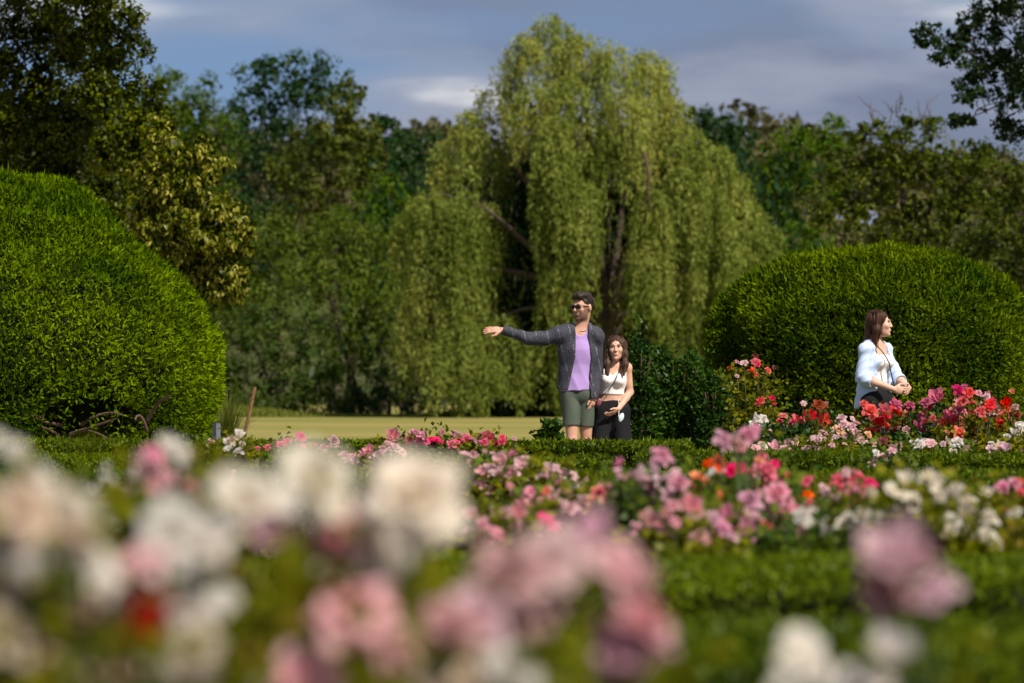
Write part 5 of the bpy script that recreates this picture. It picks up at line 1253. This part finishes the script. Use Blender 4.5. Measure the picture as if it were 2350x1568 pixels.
    # bag strap and bag
    pts = np.concatenate([bez((.075, .02, 1.20), (.06, -.09, 1.16), (.0, -.145, 1.03), 8), bez((.0, -.15, 1.02), (-.07, -.145, .94), (-.125, -.10, .875), 8)])
    vv, f = tubes([(pts, np.full(16, .0045))], 5); part('bag_strap', mesh_np('bag_strap', vv, f, mat=IRIS, smooth=True), t)
    shoes(J, t, plain('black_shoe', (.02, .02, .02)), None)
    # things she carries
    b0 = np.array(t.location)
    v = Vol((-.06, -.03, -.07), (.06, .03, .07), .004); v.put(ell((0, 0, 0), (.022, .010, .044), roty(.3)), .004); v.ruffle(.003, lambda p: wob(p, 60, 3))
    o = body_part('face_mask', v, cloth('mask_paper', (.62, .74, .78), .8, 200, .05), None); o.location = tuple(b0 + [.060, -.178, .700]); tag(o, 'crumpled white face mask hanging from the hand of the girl', 'face mask')
    v = Vol((-.06, -.03, -.07), (.06, .03, .07), .004); v.put(ell((0, 0, 0), (.024, .016, .040), roty(.2)), .004)
    o = body_part('small_pouch', v, plain('wine_leather', (.20, .055, .085), .4, .5, .2), None); o.location = tuple(b0 + [-.145, -.135, .835]); tag(o, 'small wine red pouch at the hip of the girl', 'pouch')
girl()

# ---- the woman in the rose bed
def woman():
    t = person('woman in open light blue shirt standing in profile behind the red roses', 2012, 34.0, math.radians(48))
    s = .96
    J = dict(s=s, pelvis=(0, .02, .86), waist=(0, .01, 1.02), chest=(0, 0, 1.20), sho=(0, .015, 1.345), neck=(0, .02, 1.33), headbase=(0, .0, 1.47),
             armL=((.150, .015, 1.302), (.225, -.05, 1.06), (.12, -.26, .965)), armR=((-.150, .015, 1.302), (-.215, -.01, 1.055), (-.07, -.235, .955)),
             armr=(.045, .041, .039, .027), legL=((.08, 0, .84), (.08, -.02, .46), (.08, .03, .075)), legR=((-.08, 0, .84), (-.08, -.02, .46), (-.08, .03, .075)))
    H = Head((0, -.035, 1.535), rotz(.62) @ rotx(-.02), .95)
    v = Vol((-.36, -.42, -.01), (.36, .26, 1.68), HS)
    torso(v, J, woman=True); legs(v, J); arms(v, J); grow_head(v, H, True)
    fingers(v, (.12, -.26, .965), (-.75, -.55, -.25), (-.2, -.3, 1), (.3, -.9, 0), .92, .4, .03)
    fingers(v, (-.07, -.235, .955), (.70, -.60, -.15), (.2, -.3, 1), (-.3, -.9, 0), .92, .4, .03)
    body_part('body', v, skin_mat('skin_woman', (.62, .36, .27)), t, H)
    eyes(H, t, IRIS)
    v = Vol((-.28, -.26, .80), (.28, .22, 1.42), HS)
    torso(v, J, .008, woman=True, neck=False)
    v.put(half(lambda P: P[..., 2] - 1.262 - .2 * np.clip(np.abs(P[..., 0]) - .05, 0, 1)), .004, 'i'); v.put(half(lambda P: .93 - P[..., 2]), .004, 'i'); v.put(half(lambda P: np.abs(P[..., 0]) - .15), .01, 'i')
    v.ruffle(.003, lambda p: np.sin(40 * p[:, 2] + 15 * p[:, 0]))
    body_part('tank_top', v, cloth('white_cotton', (.80, .79, .80), .8, 200, .04), t)
    # blue shirt, open in front
    v = Vol((-.42, -.34, .74), (.42, .30, 1.44), HS)
    torso(v, J, .016, woman=True, neck=False, bust=.7)
    v.put(cone((0, .02, 1.24), (0, .05, .84), .145, .19, ((0, 1, 0), .74)), .05)
    for q in ('armL', 'armR'):
        a, e, w = map(np.array, J[q]); c = e * .72 + w * .28
        v.put(cone(a - [0, 0, .004], e, .061, .064), .03); v.put(cone(e, c, .064, .060), .03)
    for q in ('armL', 'armR'):
        a, e, w = map(np.array, J[q]); c = e * .72 + w * .28; d = unit(w - e)
        sx = np.sign(e[0])
        v.put(half(lambda P, c=c, d=d, sx=sx: -np.maximum(np.maximum(-((P - c) @ d), np.linalg.norm(P - c, axis=-1) - .30), -sx * P[..., 0] + .0) if False else -(np.where((np.linalg.norm(P - c - d * .1, axis=-1) < .14), (P - c) @ d, -1.0)), *(c - .3, c + .3)), .001, 'i') if False else None
        v.put(cone(c + d * .07, w + d * .05, .075, .075), .004, 's')
    v.put(half(lambda P: .80 + .10 * np.clip(-P[..., 1], -.3, .3) - P[..., 2]), .004, 'i')
    v.put(half(lambda P: np.maximum(np.maximum(np.abs(P[..., 0]) - np.interp(P[..., 2], (.75, .95, 1.2, 1.36), (.13, .095, .072, .085)), P[..., 1] + .01), -9 * np.ones(P.shape[:-1])), (-.2, -.4, .7), (.2, .02, 1.5)), .004, 's')
    v.put(cone((0, .03, 1.33), (0, .0, 1.50), .072, .10), .006, 's')
    v.ruffle(.010, lambda p: np.sin(26 * p[:, 0] + 22 * p[:, 1] + 8 * p[:, 2]) * .5 + np.sin(34 * p[:, 2] - 18 * p[:, 0]) * .35 + wob(p, 15, 12) * .5 + np.abs(np.sin(30 * p[:, 0] - 14 * p[:, 2] + wob(p, 9, 4))) * .7 + np.abs(np.sin(38 * p[:, 2] + 20 * p[:, 1] + 2 * wob(p, 7, 14))) * .5 - .4)
    body_part('open_shirt', v, cloth('light_blue_cotton', (.50, .60, .82), .85, 200, .05), t)
    v = Vol((-.26, -.24, .05), (.26, .28, 1.04), .009)
    v.put(cone((-.045, .02, .86), (.045, .02, .86), .142, .142, ((0, 1, 0), .88)), .03); v.put(cone((0, .02, .88), (0, .01, 1.0), .135, .122, ((0, 1, 0), .74)), .03)
    for q in ('legL', 'legR'):
        h, kn, an = map(np.array, J[q]); v.put(cone(h, kn, .102, .075), .03); v.put(cone(kn, an, .075, .06), .03)
    v.put(half(lambda P: P[..., 2] - .985), .004, 'i'); v.put(half(lambda P: .07 - P[..., 2]), .004, 'i')
    body_part('trousers', v, cloth('black_denim', (.012, .012, .015)), t)
    v = Vol(H.c - [.22, .22, .30], H.c + [.22, .22, .18], HS)
    v.put(H.e((0, .022, .040), (.086, .102, .090)), .01)
    v.put(cone(H.p((0, .065, .03)), H.p((0, .098, -.17)), .070, .052), .03)
    for q in (-1, 1):
        v.put(cone(H.p((q * .060, -.005, .070)), H.p((q * .076, .030, -.06)), .026, .034), .03); v.put(cone(H.p((q * .076, .030, -.06)), H.p((q * .070, .060, -.215)), .036, .024), .03)
    v.put(H.e((0, -.102, -.028), (.075, .092, .100)), .012, 's')
    v.ruffle(.004, lambda p: np.sin(H.loc(p)[:, 1] * 190 + 2 * np.sin(H.loc(p)[:, 2] * 10)) * .6 + wob(p * [1, 1, .2], 70, 9) * .6)
    hr = body_part('hair', v, hair_mat('auburn_hair', (.016, .007, .004), (.085, .030, .014)), t)
    strands(H, hr, hr.data.materials[0], 260, (.045, .06, -.23), 5)
    pts = np.concatenate([bez((-.085, .05, 1.385), (-.095, -.10, 1.36), (-.05, -.165, 1.20), 8), bez((-.045, -.17, 1.19), (.0, -.165, 1.05), (.07, -.15, .97), 8)])
    vv, f = tubes([(pts, np.full(16, .006))], 5); part('bag_strap', mesh_np('bag_strap', vv, f, mat=plain('brown_leather', (.06, .035, .02), .5, .4), smooth=True), t)
    shoes(J, t, plain('dark_shoe', (.03, .03, .03)), None)
woman()
